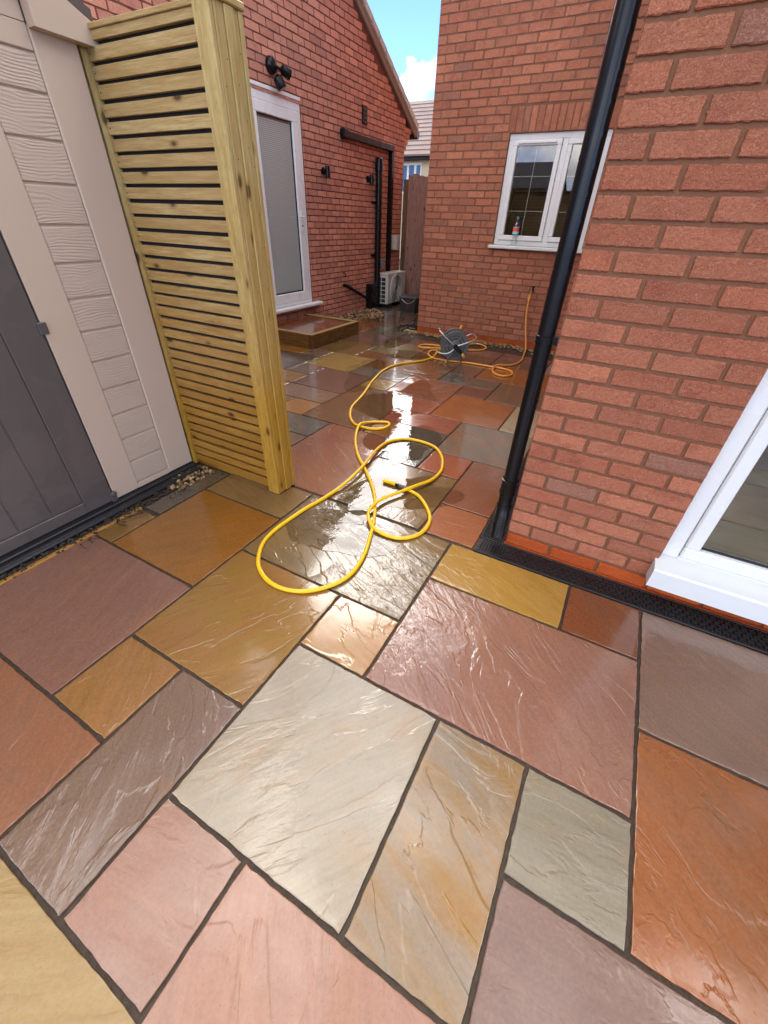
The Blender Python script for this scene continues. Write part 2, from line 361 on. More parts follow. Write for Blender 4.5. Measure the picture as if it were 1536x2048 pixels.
X1 = lambda i: .462 + .303*i
Y1 = lambda j: .136 + .303*j
X2 = lambda I: .462 + .303*(-3.64 + (I+4)*1.0275)
Y2 = lambda j: .136 + .303*(5.04 + (j-5)*1.03)
K = 0.74
def jit(a, n, seed):
    r = random.Random(seed); ph = [r.uniform(0, 6.28) for _ in range(4)]; am = [r.uniform(.3, 1) for _ in range(4)]; fq = [1.3, 3.1, 6.7, 12.3]
    return [a*sum(am[k]*math.sin(fq[k]*i*.35 + ph[k]) for k in range(4))*.5 + a*.5*r.uniform(-1, 1) for i in range(n)]
def slab(x0, x1, y0, y1, col, tone=None, riven=.6, vein=None, joint=.0095, wetn=1.0, seed=[0]):
    seed[0] += 1; sd_ = seed[0]; rr = random.Random(sd_*7+3)
    x0 += joint/2; x1 -= joint/2; y0 += joint/2; y1 -= joint/2
    cx, cy = (x0+x1)/2, (y0+y1)/2
    def ring(inset, z, amp):
        pts = []; step = .022
        for (a, b) in (((x0, y0), (x1, y0)), ((x1, y0), (x1, y1)), ((x1, y1), (x0, y1)), ((x0, y1), (x0, y0))):
            L = math.hypot(b[0]-a[0], b[1]-a[1]); n = max(3, int(L/step)); d = ((b[0]-a[0])/L, (b[1]-a[1])/L); nn = (-d[1], d[0])
            js = jit(amp, n, sd_*11 + len(pts))
            for k in range(n):
                t = k/n; e = min(1, min(t, 1-t)*n/2.0); q = inset + js[k]*e + (.003*(1-e))
                pts.append((a[0]+d[0]*L*t + nn[0]*q, a[1]+d[1]*L*t + nn[1]*q, z))
        return pts
    # the same wobble for both rings keeps the arris even
    r0 = ring(.001, -.045, .0014); r1 = [(p[0], p[1], -.0016) for p in r0]
    def shrink(p, d):
        return (cx + (p[0]-cx)*(1-2*d/(x1-x0)), cy + (p[1]-cy)*(1-2*d/(y1-y0)))
    r2 = [(*shrink(p, .0016 + .0012*rr.random()), -.0003) for p in r0]
    r3 = [(*shrink(p, .012), 0.0) for p in r0]
    n = len(r0); v = r0 + r1 + r2 + r3; f = []
    for a in range(3):
        for k in range(n): f.append((a*n+k, a*n+(k+1) % n, (a+1)*n+(k+1) % n, (a+1)*n+k))
    f.append(tuple(3*n+k for k in range(n)))
    o = MB().add(v, f).build('paving_slab', M_slab, patio, origin=(cx, cy, 0))
    o.rotation_euler = (R(rr.uniform(-.16, .16)), R(rr.uniform(-.16, .16)), 0)
    c = [q*K for q in lin(*col)]; c2 = [q*K for q in lin(*(tone or tuple(max(0, min(255, q + rr.randint(-26, 22))) for q in col)))]
    sat = lambda q: [max(.004, (sum(q)/3)*(1-1.1) + 1.1*a) for a in q]; c, c2 = sat(c), sat(c2)
    o.color = (*c, 1); o['tone'] = c2; o['riven'] = float(riven); o['wet'] = float(wetn); o['vein'] = float(rr.uniform(0, 6.28) if vein is None else vein)
    return o
occ1, occ2 = set(), set()
def z1(i0, i1, j0, j1, *a, **k):
    for i in range(math.floor(i0), math.ceil(i1)):
        for j in range(math.floor(j0), math.ceil(j1)): occ1.add((i, j))
    slab(X1(i0), X1(i1), Y1(j0), Y1(j1), *a, joint=.0105, **k)
def z2(i0, i1, j0, j1, *a, **k):
    for i in range(math.floor(i0), math.ceil(i1)):
        for j in range(math.floor(j0), math.ceil(j1)): occ2.add((i, j))
    k['riven'] = k.get('riven', .5)*.75
    a = tuple(tuple(min(255, int(q*1.07)) for q in c) if isinstance(c, tuple) else c for c in a)
    slab(X2(i0), X2(i1), Y2(j0), Y2(j1), *a, **k)
z1(-4, -2, 0, 2, (202, 186, 160), (208, 196, 176), riven=.8, vein=2.2, wetn=.55)
z1(-4, -3, 2, 3, (214, 158, 106), (224, 186, 126), riven=1.1, vein=.3)
z1(-3, 0, 2, 4, (184, 134, 112), (176, 130, 112), riven=1.0, vein=.75)
z1(-2, -1, 0, 2, (178, 162, 142), (186, 138, 66), riven=1.1, vein=.4, wetn=0.6)
z1(-1, 0, 1, 2, (164, 154, 130), (178, 166, 142), riven=.8, vein=-.1, wetn=0.5)
z1(-1, 2, -1, 1, (152, 118, 106), (162, 128, 112), riven=.45, wetn=0.6)
z1(0, 3, 1, 3, (190, 114, 60), (174, 114, 74), riven=.7, vein=.75, wetn=0.7)
z1(0, 3, 3, 5, (156, 126, 108), (164, 130, 114), riven=.3, vein=.6)
z1(-3, -1, 4, 5, (206, 158, 70), (216, 174, 98), riven=.35, vein=.5)
z1(-1, 0, 4, 5, (156, 90, 52), (142, 92, 66), riven=.25)
z1(-4, -3, -1, 0, (194, 146, 124), (198, 160, 140), riven=.7, wetn=0.4)
z1(-3, -1, -2, 0, (200, 146, 116), (204, 158, 136), riven=.7, vein=1.0, wetn=0.4)
z1(-6, -3, -3, -1, (204, 172, 116), (192, 156, 100), riven=.6, vein=-.6, wetn=0.3)
z1(-5, -4, -1, 1, (146, 120, 104), (156, 128, 110), riven=1.0, vein=1.0)
z1(-6, -5, 0, 1, (180, 132, 72), (190, 138, 90), riven=.6)
z1(-6, -4, 1, 3, (178, 138, 70), (182, 128, 80), riven=.6, vein=2.1)
z1(-8.46, -6, 0, 2, (160, 116, 98), (166, 122, 108), riven=.45, vein=1.2)
z1(-8.46, -5, -2, 0, (178, 120, 86), (168, 122, 98), riven=.45, vein=.9)
z1(-8, -6, 2, 4, (182, 120, 42), (168, 116, 54), riven=.22)
z1(-8.46, -8, 2, 2.9, (150, 112, 52), (160, 118, 60), riven=.3)
z1(-8.46, -8, 2.95, 4.7, (104, 94, 80), (112, 100, 86), riven=.3)
z1(-8, -6, 4, 5, (166, 134, 90), (150, 120, 76), riven=.4)
z1(-6, -3, 3, 5, (166, 136, 88), (134, 116, 88), riven=.95, vein=.35)
# beyond the fifth course the bond shifts
z2(-4, -3, 5, 6, (186, 118, 78), (176, 112, 76), riven=.5)
z2(-4, -3, 6, 8, (150, 92, 50), (158, 104, 80), riven=.4)
z2(-6, -4, 5, 7, (150, 118, 70), (130, 106, 66), riven=1.1)
z2(-5, -4, 7, 8, (184, 104, 66), (172, 100, 70), riven=.3)
z2(-6, -5, 7, 9, (98, 92, 80), (110, 104, 92), riven=.8)
z2(-8, -6, 5, 8, (164, 108, 68), (152, 98, 76), riven=.6, vein=.6)
z2(-7, -6, 8, 9, (178, 128, 66), (168, 118, 72), riven=.7)
z2(-9, -7, 8, 11, (120, 90, 56), (134, 98, 62), riven=.5, vein=.5)
z2(-5, -3, 8, 10, (132, 120, 108), (162, 118, 76), riven=.3, vein=.9)
z2(-7, -5, 9, 10, (178, 104, 74), (162, 98, 80), riven=.5)
z2(-7, -6, 10, 11, (182, 110, 84), (196, 128, 100), riven=.4)
z2(-6, -4, 10, 12, (188, 116, 60), (176, 108, 60), riven=.25, vein=.1)
z2(-4, -3, 10, 12, (206, 188, 156), (196, 176, 140), riven=.4)
z2(-5, -3, 12, 14, (134, 104, 74), (126, 100, 76), riven=.25)
z2(-6, -5, 12, 13, (132, 84, 70), (124, 82, 66), riven=.3)
z2(-8, -6, 11, 13, (168, 100, 66), (158, 108, 84), riven=1.2)
z2(-7, -5, 13, 14, (112, 100, 82), (118, 104, 88), riven=.2)
z2(-7, -6, 14, 15, (138, 98, 76), (130, 96, 78), riven=.2)
z2(-10, -7, 13, 15, (150, 100, 50), (126, 84, 46), riven=.6, vein=.1)
z2(-9, -6, 15, 17, (110, 78, 46), (122, 88, 52), riven=.25)
z2(-6, -3, 14, 16, (176, 106, 40), (160, 100, 46), riven=.25)
z2(-6, -4, 16, 17, (108, 96, 78), (98, 80, 58), riven=.2)
z2(-4, -3, 16, 18, (150, 144, 134), (140, 134, 122), riven=.2)
z2(-12, -10, 12, 14, (176, 150, 84), (188, 164, 100), riven=.4, vein=.5)
z2(-11, -10, 14, 15, (144, 92, 48), (138, 90, 52), riven=.3)
z2(-13, -11, 14, 16, (136, 112, 62), (128, 104, 62), riven=.25)
z2(-11, -9, 15, 17, (150, 132, 88), (140, 122, 80), riven=.3)
z2(-11, -9, 17, 18, (122, 86, 60), (114, 84, 62), riven=.3)
z2(-13, -11, 16, 18, (132, 98, 82), (124, 96, 84), riven=.25)
z2(-13, -11, 18, 20, (128, 122, 96), (120, 112, 92), riven=.2)
z2(-10, -8, 12, 13, (132, 126, 112), (142, 130, 116), riven=.5)
z2(-9, -8, 11, 12, (186, 156, 84), (176, 150, 90), riven=.5)
z2(-11, -9, 10, 12, (124, 96, 84), (132, 102, 88), riven=.3)
z2(-11, -9, 9, 10, (146, 126, 108), (154, 114, 88), riven=.4)
z2(-10, -9, 8, 9, (186, 134, 74), (176, 128, 76), riven=.3)
z2(-11, -10, 8, 9, (138, 104, 74), (138, 100, 76), riven=.3)
z2(-10, -8, 7, 8, (106, 100, 92), (112, 106, 98), riven=.3)
z2(-10, -8, 6, 7, (134, 110, 88), (140, 112, 88), riven=.3)
z2(-12, -11, 11, 12, (138, 112, 98), (130, 106, 96), riven=.3)
z2(-13, -11, 10, 11, (164, 124, 66), (158, 120, 68), riven=.3)
z2(-14, -12, 11, 13, (92, 84, 76), (106, 96, 84), riven=.6, vein=.2)
z2(-13, -12, 13, 14, (150, 122, 104), (142, 116, 102), riven=.3)
PAL = [(150, 104, 70), (128, 112, 92), (140, 100, 84), (176, 120, 64), (134, 120, 84), (112, 100, 86), (164, 112, 80), (180, 150, 96)]
def fill(occ, fn, i0, i1, j0, j1, ok):
    rr = random.Random(5)
    for j in range(j0, j1):
        for i in range(i0, i1):
            if (i, j) in occ or not ok(i, j): continue
            for (a, b) in rr.sample([(2, 2), (2, 1), (3, 2), (1, 1)], 4) + [(1, 1)]:
                if all((i+p, j+q) not in occ and i+p < i1 and j+q < j1 and ok(i+p, j+q) for p in range(a) for q in range(b)):
                    fn(i, i+a, j, j+b, rr.choice(PAL), riven=rr.uniform(.2, .5)); break
fill(occ1, z1, -8, 8, -6, 5, lambda i, j: True)
fill(occ2, z2, -15, -3, 5, 24, lambda i, j: Y2(j+1) < 5.98 or X2(i+1) < -2.75)

# ------------------------------------------------------------------ brick walls
VAR = {}
def brick_variants(key, nu, nw, amp, edge):
    if key in VAR: return VAR[key]
    out = []
    for s in range(7):
        r = random.Random(100+s*13+len(key)); L, Hh, D = .215, .065, .012
        v = []; f = []; tog = lambda k, n: k/n
        eu, ew = (.0045/(L/2), .0045/(Hh/2)) if nu > 3 else (0, 0)
        prof = [-1.0] + [(-1+eu) + 2*(1-eu)*k/(nu-2) for k in range(nu-1)] + [1.0] if nu > 3 else [-1.0 + 2.0*k/nu for k in range(nu+1)]
        prow = [-1.0] + [(-1+ew) + 2*(1-ew)*k/(nw-2) for k in range(nw-1)] + [1.0] if nu > 3 else [-1.0 + 2.0*k/nw for k in range(nw+1)]
        g_ = {}
        for a in range(nu+1):
            for b in range(nw+1):
                u = prof[a]*L/2; wv = prow[b]*Hh/2; du = dw = 0; vv = r.uniform(-amp, amp)
                if a in (0, nu): du = -math.copysign(abs(r.gauss(edge*.9, edge*.5)), u); vv -= edge*1.4
                if b in (0, nw): dw = -math.copysign(abs(r.gauss(edge*.7, edge*.5)), wv); vv -= edge*1.4
                if a in (0, nu) and b in (0, nw): du *= 1.6; dw *= 1.6
                g_[a, b] = len(v); v.append((u+du, vv, wv+dw))
        for a in range(nu):
            for b in range(nw): f.append((g_[a, b], g_[a+1, b], g_[a+1, b+1], g_[a, b+1]))
        loop = [(a, 0) for a in range(nu)] + [(nu, b) for b in range(nw)] + [(a, nw) for a in range(nu, 0, -1)] + [(0, b) for b in range(nw, 0, -1)]
        base = len(v)
        for (a, b) in loop:
            q = v[g_[a, b]]; v.append((q[0], -D, q[2]))
        n = len(loop)
        for k in range(n):
            f.append((g_[loop[k]], base+k, base+(k+1) % n, g_[loop[(k+1) % n]]))
        out.append((v, f))
    VAR[key] = out; return out
def mesh_of(key, i, mat):
    nm = 'brick_%s_%d' % (mat.name, i)
    if nm in bpy.data.meshes: return bpy.data.meshes[nm]
    v, f = VAR[key][i]; me = bpy.data.meshes.new(nm); me.from_pydata(v, [], f); me.materials.append(mat)
    bm = bmesh.new(); bm.from_mesh(me); bmesh.ops.recalc_face_normals(bm, faces=bm.faces[:]); bm.to_mesh(me); bm.free()
    return me
BR = []   # pending bricks: (wall part, key, mat, centre, U, N, half-turn, length, height)
def lay(wall, key, mat, O, U, N, ulen, z0, rows, course, openings=(), top=None, first=0, base_rows=(), base_mat=None, rs=1, proud=.009):
    O, U, N = Vector(O), Vector(U), Vector(N); r = random.Random(rs)
    for k in range(rows):
        z = z0 + k*course; hh = course - .0105
        segs = []; u = 0.0; header = (k + first) % 2 == 0
        if header: segs.append((0, .1025)); u = .1125
        while u < ulen - .02:
            segs.append((u, min(u+.215, ulen))); u += .225
        for (a, b) in segs:
            parts = [(a, b)]
            for (o0, o1, oz0, oz1) in openings:
                if z + hh*.5 > oz0 and z + hh*.5 < oz1:
                    nw_ = []
                    for (p, q) in parts:
                        if q <= o0 or p >= o1: nw_.append((p, q))
                        else:
                            if p < o0: nw_.append((p, o0-.004))
                            if q > o1: nw_.append((o1+.004, q))
                    parts = nw_
            for (p, q) in parts:
                if q - p < .022: continue
                if top and z + hh > min(top(p), top(q)) - .01: continue
                c = O + U*((p+q)/2) + Vector((0, 0, z + hh/2)) + N*(proud + r.uniform(-.0012, .0012))
                BR.append((wall, key, base_mat if k in base_rows else mat, c, U, N, q-p, hh, r.randint(0, 6), r.uniform(-.004, .004)))
def flush_bricks(limit):
    """the largest in the picture become objects of their own, the others one mesh per wall and brick colour"""
    by = {}
    for q in BR: by.setdefault(q[0].parent.name, []).append(q)
    for hn, lst in by.items():
        sc = []
        for q in lst:
            p = project(q[3]); s = 0
            if p and -20 < p[0] < 788 and -20 < p[1] < 1044: s = p[2]*q[6]*abs((q[3]-CAM).normalized().dot(q[5])) + p[2]*.001
            if q[0].name.startswith('side_wall'): s = 0
            sc.append(s)
        order = sorted(range(len(lst)), key=lambda i: -sc[i]); own = set(i for i in order[:limit] if sc[i] > 4)
        merged = {}
        for i, (wall, key, mat, c, U, N, ln, hh, vi, tw) in enumerate(lst):
            W = Vector((0, 0, 1)); sx = ln/.215; sz = hh/.065
            Mx = Matrix(((U.x*sx, N.x, W.x*sz, c.x), (U.y*sx, N.y, W.y*sz, c.y), (U.z*sx, N.z, W.z*sz, c.z), (0, 0, 0, 1))) @ Matrix.Rotation(tw, 4, 'Y')
            if i in own:
                o = bpy.data.objects.new('brick', mesh_of(key, vi, mat)); C.objects.link(o); o.parent = wall
                Ml = Mx.copy(); Ml.translation = c - wloc(wall); o.matrix_local = Ml
            else:
                v, f = VAR[key][vi]; mb = merged.setdefault((wall.name, mat.name), (wall, mat, MB()))[2]
                mb.add([Mx @ Vector(a) for a in v], f)
        for (wall, mat, mb) in merged.values():
            o = mb.build('brickwork', mat, wall); o['kind'] = 'stuff'
    BR.clear()
brick_variants('near', 22, 7, .0011, .0023)
brick_variants('far', 2, 1, .0, .0022)

# ================================================================== house on the right (main wall with window, wing with patio door)
WX, WY = -.199, 1.815        # wing corner
FY, FX = 6.2, -2.772         # main wall plane and its outer corner
house = thing('brick_house', 'red brick house with white double casement window and wing with white patio door', 'house', (0.2, 4.0, 0))
def cells(mb, us, zs, openings, put):
    for a, b in zip(us[:-1], us[1:]):
        for c, d in zip(zs[:-1], zs[1:]):
            if not any(a >= o[0]-1e-6 and b <= o[1]+1e-6 and c >= o[2]-1e-6 and d <= o[3]+1e-6 for o in openings): put(mb, a, b, c, d)
# wing wall
DX0, DX1, DZ0, DZ1 = .466, 2.5, .06, 2.25
mb = MB(); cells(mb, [WX+.001, DX0, DX1, 4.6], [-.04, DZ0, DZ1, 2.75], [(DX0, DX1, DZ0, DZ1)], lambda m, a, b, c, d: m.box(a, b, WY, WY+.25, c, d))
wing = mb.build('wing_wall', M_mortar_near, house)
CZ = .0741
lay(wing, 'near', M_brick_near, (WX, WY, 0), (1, 0, 0), (0, -1, 0), DX0-WX, .077, 36, CZ, first=0, rs=3)
lay(wing, 'near', M_brick_base, (WX, WY, 0), (1, 0, 0), (0, -1, 0), 4.75, .004, 1, CZ*.96, first=1, rs=4, proud=.013)
lay(wing, 'far', M_brick_near, (DX0+.0, WY, 0), (1, 0, 0), (0, -1, 0), DX1-DX0, .077+29*CZ+.02, 6, CZ, first=1, rs=5)
# a ledge of brick at the very foot
box('foot_course', M_brick_base, house, WX-.004, 4.6, WY-.022, WY+.02, -.04, .003)
# side wall of the wing, seen only from further left
sw = MB().box(WX, WX+.25, WY+.001, FY, -.04, 2.75).build('side_wall', M_mortar_near, house)
lay(sw, 'far', M_brick_near, (WX, WY, 0), (0, 1, 0), (-1, 0, 0), FY-WY, .077, 36, CZ, first=1, rs=6)
lay(sw, 'far', M_brick_base, (WX, WY, 0), (0, 1, 0), (-1, 0, 0), FY-WY, .004, 1, CZ*.96, first=0, rs=7)
# wing lid and gutter
wr = MB().prism([(WX-.12, WY-.16, 2.72), (4.7, WY-.16, 2.72), (4.7, 6.19, 3.9), (WX-.12, 6.19, 3.9)], (0, 0, .08), 0).build('wing_roof', M_darktile, house)
MB().tube([(WX-.15, WY-.21, 2.74), (4.7, WY-.21, 2.74)], .055, 12).build('gutter', M_black, wr, True)
# main wall
WI = (-1.79, -.70, 1.175, 2.24)   # window opening
mb = MB(); cells(mb, [FX+.001, WI[0], WI[1], WX+.02], [-.04, WI[2], WI[3], 5.2], [WI], lambda m, a, b, c, d: m.box(a, b, FY, FY+.25, c, d))
main = mb.build('main_wall', M_mortar_far, house)
ops = [(WI[0]-FX, WI[1]-FX, WI[2]-.045, WI[3]), (-1.81-FX, -.68-FX, WI[3], WI[3]+.225)]
lay(main, 'far', M_brick_far, (FX, FY, 0), (1, 0, 0), (0, -1, 0), WX-FX+.02, .079, 68, .075, openings=ops, first=1, rs=8)
lay(main, 'far', M_brick_base, (FX, FY, 0), (1, 0, 0), (0, -1, 0), WX-FX+.02, .0, 1, .078, first=0, rs=9)
# soldier course over the window
for k in range(15):
    c = Vector((-1.81 + .0375 + .0752*k, FY-.008, WI[3]+.112))
    o = bpy.data.objects.new('brick', mesh_of('far', k % 7, M_brick_far)); C.objects.link(o); o.parent = main
    Ml = Matrix.Rotation(R(90), 4, 'Y') @ Matrix.Rotation(R(180), 4, 'Z'); Ml.translation = c - wloc(main); o.matrix_local = Ml
box('flank_wall', M_brick_far, house, FX, FX+.25, FY+.251, 13.0, -.04, 5.2)
box('rear_block', M_brick_far, house, FX+.3, 4.6, 9.5, 13.0, -.04, 5.2)
box('upper_wall', M_brick_far, house, WX+.03, 4.6, FY+.0, FY+.25, 3.0, 5.2)
mr = MB().prism([(FX-.15, FY-.3, 5.2), (FX-.15, 13.3, 5.2), (FX-.15, 9.75, 7.2)], (7.6, 0, 0), 0).build('roof', M_darktile, house)
# window: frame, two casements, panes, glazing bars, sill
x0, x1, z0, z1_ = WI
win = MB().box(x0, x1, FY+.03, FY+.10, z1_-.055, z1_, .004).box(x0, x0+.055, FY+.03, FY+.10, z0, z1_-.055, .004).box(x1-.055, x1, FY+.03, FY+.10, z0, z1_-.055, .004).box(x0+.055, x1-.055, FY+.03, FY+.10, z0, z0+.055, .004).box(-1.187, -1.128, FY+.032, FY+.10, z0+.055, z1_-.055, .004).build('window', M_white, house)
for (a, b) in ((x0+.057, -1.189), (-1.126, x1-.057)):
    m = MB(); t_ = .052; c0, c1 = z0+.057, z1_-.057
    for q in ((a, b, c1-t_, c1), (a, b, c0, c0+t_), (a, a+t_, c0+t_, c1-t_), (b-t_, b, c0+t_, c1-t_)): m.box(q[0], q[1], FY+.012, FY+.07, q[2], q[3], .006)
    m.build('casement', M_white, win)
    if a < -1.5: MB().box(a+.06, b-.06, FY-.004, FY+.012, c1-.036, c1-.014, .004).build('trickle_vent', M_white, win)
    MB().box(a+t_, b-t_, FY+.040, FY+.046, c0+t_, c1-t_).build('pane', M_glass, win)
    mm = MB(); mid = (a+b)/2; mm.box(mid-.0028, mid+.0028, FY+.048, FY+.056, c0+t_, c1-t_)
    for zz in (1.53, 1.86): mm.box(a+t_, b-t_, FY+.048, FY+.0555, zz-.0028, zz+.0028)
    mm.build('glazing_bar', M_lead, win)
MB().box(x0-.035, x1+.035, FY-.075, FY+.03, z0-.035, z0, .006).build('sill', M_white_dirty, win)
# kitchen behind the window
mb = MB(); mb.box(x0-1.2, x1+.45, 9.3, 9.35, 0, 2.6).box(x0-.7, x0-.65, FY+.3, 9.3, 0, 2.6).box(x1+.4, x1+.45, FY+.3, 9.3, 0, 2.6).box(x0-.7, x1+.45, FY+.26, 9.3, 2.6, 2.65).box(x0-.7, x1+.45, FY+.26, 9.3, -.02, .02)
mb.build('room', M_roomwall, house)
box('worktop', M_roomwall, house, x0-.3, x1+.4, FY+.26, FY+.8, 1.12, 1.16)
# patio door in the wing
pd_ = MB()
FYd = 1.845
pd_.box(DX0-.012, DX0+.068, FYd, FYd+.07, .19, DZ1, .005).box(DX1-.07, DX1+.01, FYd, FYd+.07, .19, DZ1, .005).box(DX0+.068, DX1-.07, FYd, FYd+.07, DZ1-.07, DZ1, .005).box(DX0+.068, DX1-.07, FYd, FYd+.07, .1, .205, .005)
pdoor = pd_.build('patio_door', M_white, house)
MB().prism([(DX0-.016, 1.728, .082), (DX0-.016, 1.728, .170), (DX0-.016, 1.735, .178), (DX0-.016, FYd+.02, .192), (DX0-.016, FYd+.02, .082)], (DX1-DX0+.03, 0, 0), 0).build('threshold_sill', M_white_dirty, pdoor)
m = MB(); a, b = DX0+.07, 1.48; c0, c1 = .207, DZ1-.072; t_ = .055
for q in ((a, b, c1-t_, c1), (a, b, c0, c0+t_), (a, a+t_, c0+t_, c1-t_), (b-t_, b, c0+t_, c1-t_)): m.box(q[0], q[1], FYd-.012, FYd+.05, q[2], q[3], .007)
m.build('door_leaf', M_white, pdoor)
m = MB(); a2, b2 = 1.50, DX1-.072
for q in ((a2, b2, c1-t_, c1), (a2, b2, c0, c0+t_), (a2, a2+t_, c0+t_, c1-t_), (b2-t_, b2, c0+t_, c1-t_)): m.box(q[0], q[1], FYd-.012, FYd+.05, q[2], q[3], .007)
m.build('door_leaf', M_white, pdoor)
for (p, q) in ((a, b), (a2, b2)):
    MB().box(p+t_+.0005, q-t_-.0005, FYd+.014, FYd+.018, c0+t_+.0005, c0+t_+.012).box(p+t_+.0005, p+t_+.006, FYd+.014, FYd+.018, c0+t_+.012, c1-t_).build('seal', M_rubber, pdoor)
    MB().box(p+t_, q-t_, FYd+.020, FYd+.026, c0+t_, c1-t_).build('pane', M_glass, pdoor)
MB().tube(spline([(DX0+.13, 1.741, .181), (DX0+.16, 1.741, .1835), (DX0+.18, 1.742, .1815)], 4), .0022, 6).build('drain_cap', M_white, pdoor)
# room behind the patio door
t = NT('room_floor_boards'); v = t.n('ShaderNodeNewGeometry').outputs['Position']
gr_ = t.noise(t.vmul(v, (2.0, 16, 1)), 3, 5, .6, .6)
M_boards = t.out(Base_Color=t.mix(gr_, lin(190, 170, 138), lin(232, 210, 172)), Roughness=.4)
mb = MB().box(DX0-.2, 4.3, WY+.26, 6.0, .14, .16); mb.build('room_floor', M_boards, house)
mb = MB().box(DX0-.25, DX0-.2, WY+.26, 6.0, .1, 2.6).box(4.3, 4.35, WY+.26, 6.0, .1, 2.6).box(DX0-.2, 4.3, 5.95, 6.0, .16, 2.6).box(DX0-.2, 4.3, WY+.26, 6.0, 2.6, 2.65); mb.build('room', M_roomwall, house)
# black downpipe on the corner
PX, PY = -.256, 1.845
dp = MB().cyl((PX, PY, .30), (PX, PY, 2.72), .034, 24).build('downpipe', M_black, house, True)
MB().lathe((PX, PY, .27), (0, 0, 1), [(.034, 0), (.041, .003), (.041, .075), (.0425, .078), (.0425, .085), (.036, .088)], 24).build('collar', M_black, dp, True)
sh = spline([(PX, PY, .30), (PX, PY, .22), (PX+.004, PY-.015, .15), (PX+.012, PY-.07, .085), (PX+.016, PY-.098, .05)], 5)
MB().tube(sh, .036, 24).build('shoe', M_black, dp, True)
MB().tube([sh[6], sh[7]], .040, 24).build('collar', M_black, dp, True)
MB().tube([sh[13], sh[14]], .0395, 24).build('collar', M_black, dp, True)
for zc in (1.0, 2.0):
    MB().lathe((PX, PY, zc), (0, 0, 1), [(.034, 0), (.038, .002), (.038, .03), (.034, .032)], 24).box(PX+.03, WX, PY-.02, PY+.02, zc, zc+.03).build('pipe_clip', M_black, dp, True)

# ================================================================== house on the left (gable wall)
LX, LY = -4.40, 8.70
lhouse = thing('brick_house', 'red brick gable house with white blind-filled door and black wall fittings', 'house', (LX-2, 4.0, 0))
EZ, SL, RY = 2.74, .525, 4.05
vtop = lambda y: EZ + SL*((9.0-y) if y > RY else (9.0-RY) - (RY-y))
Dy0, Dy1, Dz0, Dz1 = 4.74, 5.73, .31, 2.565
def putL(m, a, b, c, d): m.box(LX-.25, LX, a, b, c, d)
mb = MB(); ys = [-.6, Dy0, Dy1, LY]; cells(mb, ys, [-.04, Dz0, Dz1], [(Dy0, Dy1, Dz0, Dz1)], putL)
mb.prism([(LX, -.6, Dz1), (LX, LY, Dz1), (LX, LY, vtop(LY)), (LX, RY, vtop(RY)), (LX, -.6, vtop(-.6))], (-.25, 0, 0), 0)
gw = mb.build('gable_wall', M_mortar_left, lhouse)
Ly0 = -.6
lay(gw, 'far', M_brick_left, (LX, LY, 0), (0, -1, 0), (1, 0, 0), LY-Ly0, .075-.003, 70, .0748, openings=[(LY-Dy1, LY-Dy0, Dz0-.04, Dz1)], top=lambda u: vtop(LY-u)-.03, first=0, rs=21)
lay(gw, 'far', M_brick_left, (LX, LY, 0), (0, -1, 0), (1, 0, 0), LY-Ly0, .0, 1, .0748, first=1, rs=22)
# corbel stepping out under the eaves
for k in range(4):
    MB().box(LX-.23, LX+.006, LY+.001, LY+.06*(k+1), 2.44+.0748*k, 2.44+.0748*k+.066, .002).build('corbel_brick', M_brick_left, lhouse)
box('corner_return', M_brick_left, lhouse, LX-5.0, LX-.26, LY-.2, LY, -.04, 2.7)
box('back_wall', M_brick_left, lhouse, LX-5.0, LX-.26, -.6, -.4, -.04, 2.7)
rfm = MB()
for (ya, yb) in ((9.12, RY), (-1.02, RY)):
    za, zb = vtop(9.12), vtop(RY)
    rfm.prism([(LX+.03, ya, za+.03), (LX+.03, yb, zb+.03), (LX+.03, yb, zb+.10), (LX+.03, ya, za+.10)], (-5.4, 0, 0), 0)
rf = rfm.build('roof', M_darktile, lhouse)
for (ya, yb) in ((9.08, RY),):
    za, zb = vtop(ya), vtop(yb)
    MB().prism([(LX+.012, ya, za-.055), (LX+.012, yb, zb-.055), (LX+.012, yb, zb+.028), (LX+.012, ya, za+.028)], (.035, 0, 0), 0).build('bargeboard', M_soffit, rf)
    n = 24
    for k in range(n):   # dry verge caps, one per tile course
        y_a = ya + (yb-ya)*k/n; y_b = ya + (yb-ya)*(k+1)/n - .012; z_a, z_b = vtop(y_a), vtop(y_b)
        MB().prism([(LX+.02, y_a, z_a+.03), (LX+.02, y_b, z_b+.022), (LX+.02, y_b, z_b+.10), (LX+.02, y_a, z_a+.112)], (.06, 0, 0), 0).build('verge_cap', M_verge, rf)
MB().tube([(LX+.05, 9.14, 2.68), (LX-3, 9.14, 2.68)], .06, 12).build('gutter', M_black, rf, True)
# door with integral blind
fx = LX-.02
m = MB()
for q in ((Dy0, Dy1, Dz1-.10, Dz1), (Dy0, Dy0+.07, Dz0, Dz1-.10), (Dy1-.07, Dy1, Dz0, Dz1-.10), (Dy0+.07, Dy1-.07, Dz0, Dz0+.05)): m.box(fx-.06, fx+.015, q[0], q[1], q[2], q[3], .005)
ld = m.build('door', M_white, lhouse)
MB().box(fx+.004, fx+.03, Dy0-.005, Dy1+.004, Dz1+.002, Dz1+.035, .003).build('head_trim', M_white, ld)
m = MB(); a, b, c0, c1 = Dy0+.072, Dy1-.072, Dz0+.052, Dz1-.102; t_ = .105
for q in ((a, b, c1-t_, c1), (a, b, c0, c0+t_+.01), (a, a+t_, c0+t_+.01, c1-t_), (b-t_, b, c0+t_+.01, c1-t_)): m.box(fx-.045, fx+.022, q[0], q[1], q[2], q[3], .006)
m.build('door_leaf', M_white, ld)
ga, gb, gc, gd = a+t_, b-t_, c0+t_+.01, c1-t_
